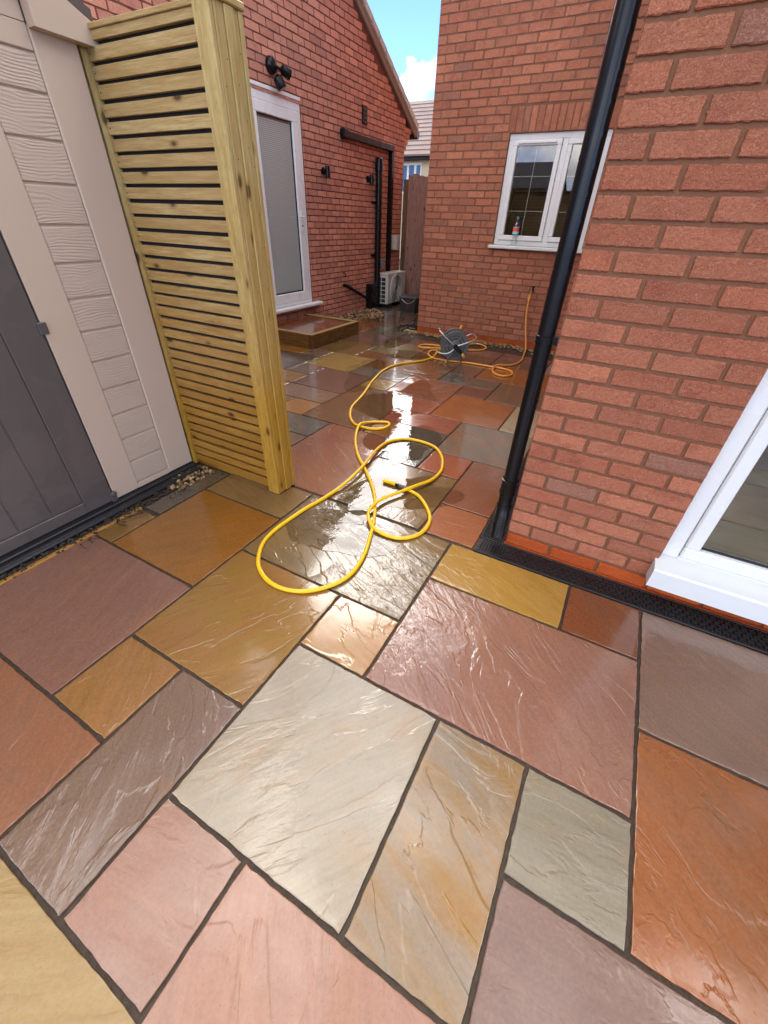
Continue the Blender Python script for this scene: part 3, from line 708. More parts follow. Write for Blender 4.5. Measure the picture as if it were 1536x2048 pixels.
MB().box(fx-.02, fx-.001, ga, ga+.008, gc, gd).box(fx-.02, fx-.001, gb-.008, gb, gc, gd).box(fx-.02, fx-.001, ga+.008, gb-.008, gc, gc+.012).box(fx-.02, fx-.001, ga+.008, gb-.008, gd-.012, gd).build('seal', M_rubber, ld)
MB().box(fx-.012, fx-.008, ga+.001, gb-.001, gc+.001, gd-.001).build('pane', M_glass, ld)
M_blind = plain('grey_blind', (.62, .66, .65), .5)
m = MB(); z = gc+.02
while z < gd-.03:
    m.add([(fx-.0145, ga+.012, z), (fx-.0145, gb-.012, z), (fx-.023, gb-.012, z+.017), (fx-.023, ga+.012, z+.017)], [(0, 1, 2, 3)]); z += .0185
bl = m.build('blind_slats', M_blind, ld); bl['kind'] = 'stuff'
box('blind_backing', M_acgrey, ld, fx-.05, fx-.046, ga, gb, gc, gd)
MB().box(fx+.022, fx+.034, Dy1-.15, Dy1-.115, 1.22, 1.46, .004).tube([(fx+.034, Dy1-.133, 1.39), (fx+.07, Dy1-.133, 1.39), (fx+.075, Dy1-.15, 1.39), (fx+.075, Dy1-.25, 1.388)], .009, 8).build('door_handle', M_white, ld, True)
MB().cyl((fx+.03, Dy1-.133, 1.29), (fx+.038, Dy1-.133, 1.29), .012, 10).build('lock_cylinder', M_dkgrey, ld)
MB().box(LX-.01, LX+.10, Dy0-.08, Dy1+.15, Dz0-.04, Dz0, .006).build('threshold_sill', M_white_dirty, ld)
# security light
sl_ = MB().lathe((LX+.001, 5.22, 2.775), (1, 0, 0), [(.075, 0), (.078, .01), (.07, .05), (.055, .065), (.03, .07)], 20).build('security_light', M_black, lhouse, True)
MB().tube([(LX+.06, 5.22, 2.77), (LX+.10, 5.30, 2.75)], .015, 8).lathe((LX+.10, 5.29, 2.76), (.45, .8, -.35), [(.02, 0), (.048, .02), (.055, .10), (.05, .115)], 16).build('lamp_head', M_black, sl_, True)
MB().lathe((LX+.07, 5.24, 2.70), (.35, .3, -.9), [(.02, 0), (.052, .025), (.058, .11), (.052, .125)], 16).build('lamp_head', M_black, sl_, True)
# wall lamps
for y in (6.16, 7.40):
    o = MB().lathe((LX+.001, y, 1.93), (1, 0, 0), [(.045, 0), (.045, .02), (.02, .025), (.02, .05)], 16).build('wall_lamp', M_black, lhouse, True)
    MB().cyl((LX+.085, y, 1.855), (LX+.085, y, 1.985), .036, 18).build('lamp_body', M_black, o, True)
# air brick
o = MB().box(LX+.002, LX+.024, 7.22, 7.36, 2.57, 2.78, .004).build('wall_vent', M_black, lhouse)
for k in range(4):
    MB().prism([(LX+.026, 7.235, 2.595+k*.045), (LX+.026, 7.345, 2.595+k*.045), (LX+.026, 7.345, 2.602+k*.045), (LX+.026, 7.235, 2.602+k*.045)], (.012, 0, -.008), 0).build('louvre', M_dkgrey, o)
# trunking from the wall to the outdoor unit
tr_ = MB().box(LX+.002, LX+.085, 6.70, 8.18, 2.345, 2.425, .006).build('cable_trunking', M_black, lhouse)
MB().box(LX+.002, LX+.08, 8.10, 8.18, .55, 2.344, .006).build('trunking_drop', M_black, tr_)
MB().box(LX+.0025, LX+.10, 6.60, 6.71, 2.325, 2.445, .02).build('trunking_end', M_black, tr_)
# soil pipe
sp = MB().cyl((LX+.075, 7.66, .02), (LX+.075, 7.66, 2.08), .055, 20).build('soil_pipe', M_black, lhouse, True)
MB().lathe((LX+.075, 7.66, 2.04), (0, 0, 1), [(.055, 0), (.068, .004), (.068, .12), (.058, .125), (.058, .16), (.066, .165), (.05, .18)], 20).build('pipe_cap', M_black, sp, True)
for zc in (.85, 1.62): MB().box(LX+.002, LX+.03, 7.52, 7.66, zc, zc+.03).build('pipe_bracket', M_black, sp)
o = MB().tube([(LX+.03, 6.58, .47), (LX+.05, 6.66, .45), (LX+.055, 7.45, .14), (LX+.055, 7.58, .10)], .022, 10).build('waste_pipe', M_black, lhouse, True)
MB().tube([(LX+.05, 6.66, .45), (LX+.052, 6.80, .395)], .030, 10).build('collar', M_black, o, True)
MB().tube([(LX+.05, 7.0, .318), (LX+.053, 7.1, .279)], .028, 10).build('collar', M_black, o, True)
MB().tube(spline([(LX, 6.60, .645), (LX+.03, 6.61, .65), (LX+.04, 6.63, .62), (LX+.03, 6.63, .59)], 4), .008, 6).build('wall_hook', M_black, lhouse)
box('gully_pot', M_black, lhouse, LX+.002, LX+.12, 7.36, 7.56, -.03, .42, .01)
MB().box(LX+.002, LX+.10, 7.76, 7.90, .66, .80, .008).build('isolator_box', M_acgrey, lhouse)
MB().box(LX+.002, LX+.12, 8.30, 8.44, .93, 1.16, .008).build('junction_box', M_ac, lhouse)

# ================================================================== house far behind the fence
bh = thing('far_house', 'cream rendered house with grey pink tiled roof beyond the fence', 'house', (-9.5, 22, 0))
mb = MB(); WB = (-10.35, -9.28, 2.35, 3.38)
cells(mb, [-16, WB[0], WB[1], -4], [-.05, WB[2], WB[3], 3.5], [WB], lambda m, a, b, c, d: m.box(a, b, 20, 20.3, c, d))
mb.build('wall', M_cream, bh)
bw = MB().box(WB[0], WB[1], 20.05, 20.12, WB[2], WB[2]+.08).box(WB[0], WB[1], 20.05, 20.12, WB[3]-.08, WB[3]).build('window', M_white, bh)
for xx in (WB[0], WB[0]+.38, WB[0]+.72, WB[1]-.07): MB().box(xx, xx+.09, 20.051, 20.121, WB[2]+.08, WB[3]-.08).build('mullion', M_white, bw)
MB().box(WB[0], WB[1], 20.10, 20.11, WB[2]+.08, WB[3]-.08).build('pane', M_glass, bw)
box('room', M_dark, bh, WB[0]-.3, WB[1]+.3, 20.6, 20.7, 1.5, 3.45)
MB().box(-16, -4, 19.7, 20.02, 3.44, 3.56).build('fascia', M_dark, bh)
rt = MB().prism([(-16.2, 19.68, 3.55), (-16.2, 24.2, 5.95), (-16.2, 28.5, 3.55)], (12.6, 0, 0), 0).build('roof', M_tile, bh)
for k in range(13):
    y_ = 19.62 + k*.35; z_ = 3.58 + (y_-19.68)*.532
    MB().prism([(-16.25, y_, z_), (-16.25, y_+.37, z_+.187), (-16.25, y_+.37, z_+.227), (-16.25, y_, z_+.06)], (12.7, 0, 0), 0).build('tile_course', M_tile, rt)
box('flank_extension', M_cream, bh, -9.0, -4.0, 19.2, 19.99, -.05, 2.9)

# ================================================================== fence between the houses
fn = thing('board_fence', 'tall brown upright board fence closing the passage beside the outdoor unit', 'fence', (-3.6, 8.8, 0))
MB().box(-4.385, -4.30, 8.705, 8.80, -.02, 2.02, .004).build('post', M_fence_post, fn)
for k in range(17):
    xx = -4.295 + k*.098
    MB().prism([(xx, 8.725, .05), (xx+.096, 8.760, .05), (xx+.096, 8.768, .05), (xx, 8.768, .05)], (0, 0, 2.03 + .02*math.sin(k*1.7)), 0).build('board', M_fence, fn)
for zc in (.35, 1.1, 1.8): MB().box(-4.295, -2.78, 8.772, 8.82, zc, zc+.07).build('rail', M_fence, fn)

# ================================================================== storage shed
shed = thing('storage_shed', 'beige resin storage shed with embossed planks and charcoal doors', 'shed', (-3.2, .2, 0))
SX = -2.25
mb = MB(); mb.box(SX-.02, SX, 1.335, 1.512, .035, 1.935, .006); mb.build('corner_panel', M_beige, shed)
MB().box(SX-.0201, SX-.002, .976, 1.122, .035, 1.935, .003).build('jamb_panel', M_beige, shed)
MB().box(SX-.0202, SX-.001, 1.1225, 1.3345, .035, .066, .002).build('bottom_rail', M_beige, shed)
def emb():
    t = NT('beige_resin_embossed_woodgrain'); v = t.coord()
    z = t.n('ShaderNodeSeparateXYZ', {0: v}).outputs[2]
    wv = t.noise(t.vmul(v, (1, 5.0, 9.0)), 1.0, 2, .4, .3)
    s_ = t.math('SINE', t.math('ADD', t.math('MULTIPLY', z, 520.0), t.math('MULTIPLY', wv, 34.0))); f2 = t.noise(t.vmul(v, (1, 4, 70)), 3, 3)
    am = t.ramp(t.noise(t.vmul(v, (1, 3, 12)), 1.4, 2), [(.35, .15), (.6, 1.0)])
    h = t.math('ADD', t.math('MULTIPLY', t.math('MULTIPLY', s_, .5), am), t.math('MULTIPLY', f2, .25))
    return t.out(Base_Color=t.mix(t.noise(v, 6, 3), lin(212, 188, 166), lin(220, 196, 174)), Roughness=.5, Normal=t.bump(h, .0014))
M_emb = emb()
pz = [.072, .207, .347, .487, .627, .767, .907, 1.047, 1.187, 1.327, 1.467, 1.607, 1.747, 1.860]
for a, b in zip(pz[:-1], pz[1:]):
    MB().box(SX-.02, SX-.004, 1.1235, 1.3335, a+.002, b-.006, .004).build('plank', M_emb, shed)
MB().box(SX-.03, SX-.0135, 1.12, 1.336, .05, 1.90).build('plank_backing', M_beige, shed)
MB().box(SX-.02, SX-.003, 1.1235, 1.3335, 1.862, 1.935, .003).build('head_panel', M_beige, shed)
# doors
ddoor = MB().box(SX-.035, SX-.012, .36, .970, .03, 1.92, .006).build('door', M_door, shed)
for q in ((.82, .968, .034, 1.91), (.365, .8195, .034, .098)): MB().box(SX-.0119, SX-.003, q[0], q[1], q[2], q[3], .003).build('door_stile', M_door, ddoor)
for k in range(3):
    y_ = .367 + k*.151
    MB().box(SX-.0118, SX-.0075, y_+.004, y_+.147, .103, 1.9, .003).build('door_plank', M_door, ddoor)
ddoor2 = MB().box(SX-.035, SX-.012, -.262, .352, .03, 1.92, .006).build('door', M_door, shed)
for k in range(4):
    y_ = -.258 + k*.151
    MB().box(SX-.0118, SX-.0075, y_+.004, y_+.147, .103, 1.9, .003).build('door_plank', M_door, ddoor2)
MB().box(SX-.0118, SX-.003, -.258, .348, .034, .098, .003).build('door_stile', M_door, ddoor2)
MB().box(SX-.004, SX+.008, .955, .992, .925, .975, .003).build('latch', M_doorline, ddoor)
MB().lathe((SX-.002, .972, .075), (1, 0, 0), [(.016, 0), (.016, .012), (.01, .016)], 12).box(SX-.006, SX+.004, .955, .985, .02, .075, .002).build('hinge', M_door, ddoor)
MB().box(SX-.0205, SX-.001, -1.1, -.27, .035, 1.935, .004).build('front_panel', M_beige, shed)
MB().box(SX-.03, SX-.0209, -1.1, 1.50, 1.921, 2.02).build('lintel_panel', M_beige, shed)
# base frame rails
MB().box(SX-.05, SX+.035, -1.15, 1.515, -.008, .030, .004).build('base_frame', M_blackmat, shed)
MB().box(SX+.036, SX+.062, -1.15, 1.50, -.008, .018, .003).tube([(SX+.078, -1.15, .012), (SX+.078, 1.50, .012)], .013, 8).build('base_rail', M_blackmat, shed)
# gable head, bargeboard corner and roof
MB().prism([(SX-.02, 1.33, 1.936), (SX-.02, -1.12, 1.936), (SX-.02, -1.12, 1.99), (SX-.02, .2, 2.45), (SX-.02, 1.33, 2.04)], (.018, 0, 0), 0).build('gable_panel', M_beige, shed)
MB().prism([(SX+.001, 1.335, 1.922), (SX+.001, 1.575, 1.918), (SX+.001, 1.575, 1.985), (SX+.001, 1.46, 2.035), (SX+.001, 1.335, 2.085)], (.045, 0, 0), 0).build('barge_corner', M_beige, shed)
MB().prism([(SX+.001, 1.333, 2.005), (SX+.001, .2, 2.43), (SX+.001, .2, 2.53), (SX+.001, 1.333, 2.09)], (.035, 0, 0), 0).build('bargeboard', M_beige, shed)
for (ya, yb) in ((1.58, .2), (-1.2, .2)):
    MB().prism([(SX+.04, ya, 1.99), (SX+.04, yb, 2.535), (SX+.04, yb, 2.57), (SX+.04, ya, 2.025)], (-1.75, 0, 0), 0).build('roof', M_door, shed)
MB().box(SX-1.7, SX-.021, 1.48, 1.508, .03, 1.93).build('side_panel', M_beige, shed)
MB().box(SX-1.7, SX-.04, -1.1, -1.07, .03, 1.93).build('side_panel', M_beige, shed)
MB().box(SX-1.72, SX-1.70, -1.1, 1.5, .03, 1.93).build('back_panel', M_beige, shed)

# ================================================================== slatted screen
scr = thing('slatted_screen', 'tall slatted treated pine privacy screen beside the shed', 'screen', (-1.9, 1.6, 0))
rr = random.Random(9)
for k in range(34):
    z = .030 + k*.0561
    MB().box(-2.262, -1.6065, 1.553 + rr.uniform(0, .002), 1.573, z, z+.0422 + rr.uniform(-.0015, .001), .0012).build('slat', M_slat, scr)
    MB().box(-4.30, -1.6065, 1.590, 1.610, z+.026, z+.026+.046, .002).build('slat', M_slat, scr)
MB().box(-2.28, -1.607, 1.5735, 1.5895, -.02, .029).build('bottom_rail', M_slat, scr)
MB().box(-2.262, -1.6065, 1.553, 1.573, 1.9365, 1.9640, .0012).build('slat', M_slat, scr)
MB().box(-4.30, -1.607, 1.5765, 1.668, 1.9645, 1.981, .002).build('top_rail', M_slat, scr)
MB().box(-2.30, -1.607, 1.545, 1.576, 1.9645, 1.981, .002).build('top_rail', M_slat, scr)
MB().box(-4.30, -1.607, 1.5742, 1.5752, .03, 1.96).build('gap_blackout', M_dark, scr)  # added black sheet, stops light from behind and keeps the slat gaps dark
MB().box(-1.606, -1.528, 1.530, 1.5515, .002, 1.972, .003).build('front_batten', M_post, scr)
MB().box(-1.606, -1.526, 1.5518, 1.5955, .004, 1.972, .003).build('post_board', M_post, scr)
MB().box(-1.606, -1.520, 1.5960, 1.6390, .004, 1.972, .003).build('post_board', M_post, scr)
MB().box(-1.606, -1.526, 1.6395, 1.664, .004, 1.972, .003).build('post_board', M_post, scr)
MB().box(-1.606, -1.522, 1.6645, 1.686, .002, 1.972, .003).build('rear_batten', M_post, scr)
MB().box(-1.612, -1.514, 1.525, 1.692, 1.9725, 1.995, .004).build('post_cap', M_post, scr)
MB().box(-2.342, -2.264, 1.530, 1.574, .0, 1.941, .003).build('wall_post', M_post, scr)
for xx in (-2.95, -4.22): MB().box(xx, xx+.075, 1.6105, 1.685, .0, 1.9635, .003).build('rear_post', M_post, scr)
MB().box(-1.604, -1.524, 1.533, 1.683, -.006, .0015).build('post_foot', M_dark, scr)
rr = random.Random(77)
scw = MB()
# ================================================================== timber step
st = thing('timber_step', 'low sleeper-edged step with paved top below the white door', 'step', (-3.9, 4.98, 0))
MB().box(-4.398, -3.500, 4.412, 4.482, .0, .163, .004).build('front_sleeper', M_sleeper, st)
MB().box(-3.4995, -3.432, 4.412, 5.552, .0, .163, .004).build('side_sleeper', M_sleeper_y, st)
MB().box(-4.398, -3.500, 5.482, 5.552, .0, .163, .004).build('rear_sleeper', M_sleeper, st)
M_lit_top = wood_material('sky_lit_sleeper_top', lin(222, 190, 130), lin(190, 152, 92), lin(96, 66, 36), (1, 1, 1), 0, 0.0, .4)  # paler sleeper wood: sky light on the weathered tops put into the colour
for q in ((-4.398, -3.501, 4.411, 4.483), (-3.4995, -3.431, 4.411, 5.553), (-4.398, -3.501, 5.481, 5.553)): MB().box(*q, .1635, .1675, .0015).build('sky_lit_strip', M_lit_top, st)  # added thin strips carrying that sky-lit tone
MB().box(-4.398, -3.500, 4.4825, 5.4815, .0, .13).build('mortar_bed', M_joint, st)
for (a, b, c, d, col) in ((-4.39, -3.505, 4.488, 5.08, (150, 96, 52)), (-4.39, -3.505, 5.085, 5.476, (146, 100, 60))):
    o = slab(a, b, c, d, col, riven=.3); o.name = 'paving_slab'; wlp = Vector(((a+b)/2, (c+d)/2, .156)); o.parent = st; o.location = wlp - wloc(st)

# ================================================================== drain channel
dr = thing('drain_channel', 'black slotted drain channel along the wall below the patio door', 'drain', (.5, 1.71, 0))
MB().box(-.331, 4.0, 1.655, 1.792, -.06, -.022).build('channel', M_dark, dr)
MB().box(-.331, -.205, 1.793, 6.0, -.06, -.022).build('channel', M_dark, dr)
for (a, b, c, d) in ((-.331, 4.0, 1.655, 1.667), (-.331, 4.0, 1.782, 1.7925)): MB().box(a, b, c, d, -.021, .001, .002).build('edge_rail', M_blackmat, dr)
for (a, b, c, d) in ((-.331, -.318, 1.793, 6.0), (-.216, -.205, 1.793, 6.0)): MB().box(a, b, c, d, -.021, .001, .002).build('edge_rail', M_blackmat, dr)
m = MB()
for k in range(300):
    xx = -.312 + k*.0145
    if xx > 3.9: break
    o1 = .006 if k % 2 else 0
    if xx > -.18:
        m.box(xx, xx+.0075, 1.668, 1.7815, -.014, -.002)
    else: m.box(xx, xx+.008, 1.668, 1.7815, -.014, -.001)
for (ya, yb) in ((1.700, 1.706), (1.722, 1.728), (1.744, 1.750)): m.box(-.315, 3.95, ya, yb, -.0135, -.0035)
k = 0
while -.18 + k*.029 < 3.9:
    xx = -.18 + k*.029
    m.box(xx, xx+.022, 1.682, 1.699, -.012, .0005); m.box(xx+.0145, xx+.0365, 1.7065, 1.7215, -.012, .0005); m.box(xx, xx+.022, 1.7285, 1.7435, -.012, .0005); m.box(xx+.0145, xx+.0365, 1.7505, 1.768, -.012, .0005); k += 1
gr1 = m.build('grating', M_blackmat, dr); gr1['kind'] = 'stuff'
m = MB(); k = 0
while 1.8 + k*.014 < 4.2:
    m.box(-.317, -.2165, 1.8+k*.014, 1.808+k*.014, -.014, -.001); k += 1
gr2 = m.build('grating', M_blackmat, dr); gr2['kind'] = 'stuff'

# nail heads in the screen post
m = MB(); rr = random.Random(12)
for (yy, n) in ((1.574, 13), (1.617, 12), (1.652, 13)):
    for k in range(n):
        z = .08 + k*.15 + rr.uniform(-.05, .05); y = yy + rr.uniform(-.012, .012); xf = -1.520 if abs(yy-1.617) < .001 else -1.526
        m.cyl((xf-.002, y, z), (xf+.0004, y, z), .0021, 8)
for k in range(34):
    for xx in (-1.622, -2.245): m.cyl((xx + rr.uniform(-.003, .003), 1.5535, .051+k*.0561), (xx, 1.5518, .051+k*.0561), .0022, 8)
o = m.build('nail_heads', M_rubber, scr); o['kind'] = 'stuff'
# ================================================================== standing water
t = NT('puddle_water'); gl = t.n('ShaderNodeBsdfGlossy', {'Color': (1, 1, 1), 'Roughness': .012}); tr = t.n('ShaderNodeBsdfTransparent', {'Color': (1, 1, 1)})
nb = t.bump(t.noise(t.n('ShaderNodeNewGeometry').outputs['Position'], 9, 3, .5), .0012); t.set(gl, 'Normal', nb)
fr = t.n('ShaderNodeFresnel', {'IOR': 1.36, 'Normal': nb}); mxs = t.n('ShaderNodeMixShader', {0: t.math('MULTIPLY', fr.outputs[0], 1.15), 1: tr.outputs[0], 2: gl.outputs[0]})
t.t.links.new(mxs.outputs[0], t.t.nodes['Material Output'].inputs['Surface']); M_water = t.m
rr = random.Random(8)
for (px, py, rx, ry, rot) in ((-1.22, 2.62, .22, .40, .4), (-.93, 1.92, .34, .22, 1.1), (-1.62, 3.35, .30, .55, .3), (-2.35, 3.9, .22, .5, .5), (-2.05, 5.0, .4, .3, .2), (-2.9, 5.9, .3, .6, .4), (-1.02, 1.42, .28, .2, .6), (-3.4, 6.7, .4, .5, .2)):
    ph = [rr.uniform(0, 6.28) for _ in range(6)]; n = 90; ring = []
    for k in range(n):
        a = 2*math.pi*k/n; q = 1 + sum((.30/(j+1.2))*math.sin((j+2)*a + ph[j]) for j in range(6)) + rr.uniform(-.02, .02)
        x, y = rx*q*math.cos(a), ry*q*math.sin(a); ring.append((px + x*math.cos(rot) - y*math.sin(rot), py + x*math.sin(rot) + y*math.cos(rot), .0021))
    o = MB().add(ring, [tuple(range(n))]).build('puddle', M_water, None); struct(o)
# ================================================================== hoses
HP = [(-2.032, 5.253), (-1.968, 5.002), (-1.995, 4.736), (-2.099, 4.558), (-2.2, 4.361), (-2.208, 4.072), (-2.126, 3.705), (-1.995, 3.287), (-1.923, 2.993), (-1.829, 2.805), (-1.722, 2.683), (-1.63, 2.646), (-1.52, 2.659), (-1.456, 2.712), (-1.439, 2.793), (-1.479, 2.84), (-1.555, 2.803), (-1.615, 2.74), (-1.63, 2.646), (-1.593, 2.533), (-1.505, 2.377), (-1.383, 2.215), (-1.266, 2.099), (-1.134, 1.962), (-1.037, 1.846), (-0.964, 1.731), (-0.895, 1.599), (-0.836, 1.453), (-0.791, 1.318), (-0.774, 1.182), (-0.803, 1.077), (-0.876, 0.984), (-0.967, 0.937), (-1.067, 0.933), (-1.163, 0.972), (-1.231, 1.035), (-1.289, 1.134), (-1.308, 1.245), (-1.303, 1.364), (-1.289, 1.504), (-1.263, 1.643), (-1.239, 1.826), (-1.25, 2.06), (-1.298, 2.314), (-1.307, 2.482), (-1.271, 2.577), (-1.196, 2.645), (-1.075, 2.66), (-0.956, 2.625), (-0.862, 2.524), (-0.805, 2.403), (-0.78, 2.296), (-0.788, 2.161), (-0.839, 2.023), (-0.891, 1.916), (-0.939, 1.809), (-0.957, 1.718), (-0.949, 1.634), (-0.908, 1.565), (-0.845, 1.523), (-0.762, 1.513), (-0.683, 1.535), (-0.626, 1.604), (-0.611, 1.69), (-0.632, 1.786), (-0.699, 1.88), (-0.778, 1.952), (-0.845, 1.978), (-0.880, 1.984)]
HZ = {0: .05, 17: .016, 18: .031, 19: .016, 41: .022, 42: .031, 43: .02, 52: .018, 53: .029, 54: .026, 55: .028, 56: .030, 57: .031, 58: .030, 59: .018}
rr = random.Random(4)
pts = [(x, y, HZ.get(i, .0115)) for i, (x, y) in enumerate(HP)]
hose = thing('garden_hose', 'long yellow garden hose looping over the wet paving from the reel', 'hose', (-1.0, 1.6, 0))
MB().tube(spline(pts, 7), .0102, 10).build('hose', M_yel, hose, True)
MB().tube([(-.872, 1.983, .0125), (-.905, 1.988, .0135), (-.935, 1.992, .0145)], [.0135, .015, .0135], 12).build('connector', M_hosecon, hose, True)
MB().tube([(-.935, 1.992, .0145), (-.962, 1.996, .015)], .010, 12).build('spigot', M_black, hose, True)
MB().tube([(-.962, 1.996, .015), (-1.0, 2.0, .0155), (-1.052, 1.995, .0155)], [.0135, .0135, .0115], 12).build('nozzle', M_yel, hose, True)
TP = [(-1.036, 5.93), (-1.02, 5.788), (-0.979, 5.491), (-0.988, 5.275), (-1.068, 5.12), (-1.156, 5.009), (-1.171, 4.857), (-1.108, 4.72), (-1.007, 4.681), (-0.937, 4.751), (-0.937, 4.86), (-0.995, 4.932), (-1.11, 4.97), (-1.261, 4.96), (-1.443, 4.956), (-1.602, 4.93), (-1.833, 4.885), (-1.959, 4.91), (-2.061, 5.02), (-2.104, 5.141), (-2.102, 5.232), (-2.02, 5.34), (-1.98, 5.42), (-2.14, 5.512), (-2.319, 5.46), (-2.332, 5.313), (-2.215, 5.228), (-2.05, 5.33), (-1.9, 5.45), (-1.729, 5.523), (-1.57, 5.638), (-1.543, 5.828), (-1.683, 5.95), (-1.78, 5.88), (-1.82, 5.6)]
tz = {4: .013, 5: .03, 11: .011, 12: .011, 26: .031, 27: .03}
th = thing('tap_hose', 'orange hose hanging from the wall tap and lying coiled round the reel', 'hose', (-1.1, 5.2, 0))
tp = [(-1.165, 6.085, .60), (-1.155, 6.07, .45), (-1.12, 6.05, .28), (-1.07, 6.02, .10), (-1.045, 5.97, .030)] + [(x, y, tz.get(i, .0115)) for i, (x, y) in enumerate(TP)][1:]
MB().tube(spline(tp, 6), .0105, 10).build('hose', M_orange, th, True)
MB().tube([(-1.163, 6.09, .665), (-1.163, 6.088, .635), (-1.165, 6.085, .595)], [.018, .02, .014], 12).build('connector', M_orange, th, True)
# tap on the wall
tapo = thing('garden_tap', 'small brass garden tap with black handle on the brick wall', 'tap', (-1.15, 6.19, .70))
MB().tube([(-1.15, FY-.009, .70), (-1.15, 6.12, .70), (-1.155, 6.095, .695), (-1.163, 6.09, .668)], .013, 10).build('spout', M_copper, tapo, True)
MB().cyl((-1.15, 6.13, .70), (-1.15, 6.13, .745), .012, 10).box(-1.175, -1.125, 6.122, 6.138, .745, .76, .004).build('handle', M_black, tapo, True)

# ================================================================== hose reel
rl = thing('hose_reel', 'grey hose reel on a steel tube frame with black crank', 'hose reel', (-1.72, 5.06, 0))
ax = Vector((.42, -.90, .06)).normalized(); cc = Vector((-1.735, 5.03, .178))
side = Vector((0, 0, 1)).cross(ax).normalized(); upv = ax.cross(side).normalized()
def P(u, v, h): return cc + side*u + upv*v + ax*h
for h in (-.11, .11):
    fl_ = MB().lathe(cc, ax, [(.115, h-.006), (.155, h-.008), (.165, h-.002), (.168, h+.004), (.160, h+.010), (.115, h+.006)], 32).build('flange', M_grey, rl, True)
    for k in range(6):
        a = k*math.pi/3
        MB().tube([P(.05*math.cos(a), .05*math.sin(a), h), P(.13*math.cos(a), .13*math.sin(a), h)], .012, 8).build('spoke', M_grey, fl_)
MB().lathe(cc, ax, [(.06, -.12), (.07, -.118), (.07, .118), (.045, .125), (.05, .14), (.03, .15)], 24).build('hub', M_grey, rl, True)
MB().lathe(cc, ax, [(.117, .108), (.122, .116), (.117, .118), (.09, .112), (.085, .118), (.06, .114)], 32).build('ring', M_dkgrey, rl, True)
coil = []
for k in range(150):
    a = k*2*math.pi/22; coil.append(P(.098*math.cos(a), .098*math.sin(a), -.095 + .19*k/150))
MB().tube(coil, .0105, 8).build('wound_hose', M_orange, rl, True)
for h in (-.15, .15):
    MB().tube(spline([P(-.20, .16, h*.55), P(-.16, .125, h), P(0, 0, h)], 4), .0075, 8).build('frame_tube', M_galv, rl, True)
MB().tube(spline([P(0, .0, .15), P(.14, .05, .15), P(.22, .075, .12), P(.245, .10, .05), P(.245, .10, -.08), P(.2, .1, -.15), P(0, .0, -.15)], 5), .0075, 8).build('frame_tube', M_galv, rl, True)
MB().tube(spline([P(0, -.02, .15), P(-.08, -.08, .15), P(-.18, -.085, .13), P(-.205, -.07, .0), P(-.18, -.085, -.13), P(0, -.02, -.15)], 5), .0075, 8).build('frame_tube', M_galv, rl, True)
for s_ in (-1, 1):
    MB().tube(spline([P(0, -.02, .15*s_), P(-.06, -.12, .16*s_), P(-.09, -.173, .16*s_)], 4), .010, 8).build('leg', M_grey, rl, True)
    MB().tube(spline([P(0, -.02, .15*s_), P(.06, -.12, .16*s_), P(.09, -.173, .16*s_)], 4), .010, 8).build('leg', M_grey, rl, True)
MB().tube([P(-.09, -.172, .16), P(-.10, -.172, .20)], .013, 8).build('foot_cap', M_yelknob, rl, True)
MB().tube([P(.06, .165, -.11), P(.075, .20, -.11)], .017, 10).build('hose_guide', M_orange, rl, True)
MB().tube([P(0, 0, .14), P(0, 0, .19)], .028, 14).tube([P(0, 0, .18), P(.06, -.055, .20), P(.09, -.075, .205)], [.024, .017, .014], 12).build('crank', M_black, rl, True)
MB().tube([P(.085, -.072, .20), P(.10, -.09, .255)], .016, 12).build('crank_knob', M_yelknob, rl, True)

# ================================================================== outdoor unit
ac = thing('outdoor_unit', 'off white air conditioning outdoor unit with black side grille by the soil pipe', 'air conditioner', (-4.24, 8.1, 0))
ax0, ax1, ay0, ay1, az0, az1 = -4.375, -4.125, 7.72, 8.47, .06, .575
MB().box(ax0, ax1, ay0, ay1, az0, az1, .014).build('casing', M_ac, ac)
MB().box(ax0-.004, ax1+.004, ay0-.006, ay1+.004, az1-.03, az1+.006, .008).build('lid', M_ac, ac)
for r_i in range(6):
    for c_i in range(2):
        xa = ax0+.022 + c_i*.095; za = az0+.03 + r_i*.072
        MB().box(xa, xa+.082, ay0-.0015, ay0+.01, za, za+.058).build('grille_opening', M_dark, ac)
fcx = Vector((ax1, 8.06, .315))
MB().lathe(fcx, (1, 0, 0), [(.235, -.004), (.242, .0), (.242, .014), (.228, .016), (.226, .003)], 36).build('fan_ring', M_ac, ac, True)
MB().lathe(fcx, (1, 0, 0), [(.224, .0015), (.224, .003), (.05, .003)], 36).build('fan_opening', M_dkgrey, ac)
for k in range(7):
    rad = .05 + k*.027
    MB().tube([fcx + Vector((.010, rad*math.cos(a_*math.pi/16), rad*math.sin(a_*math.pi/16))) for a_ in range(32)],   .0055, 6, closed=True).build('guard_ring', M_ac, ac)
for y in (7.80, 8.36): MB().box(ax0-.01, ax1+.03, y, y+.06, -.004, .059, .005).build('foot', M_blackmat, ac)
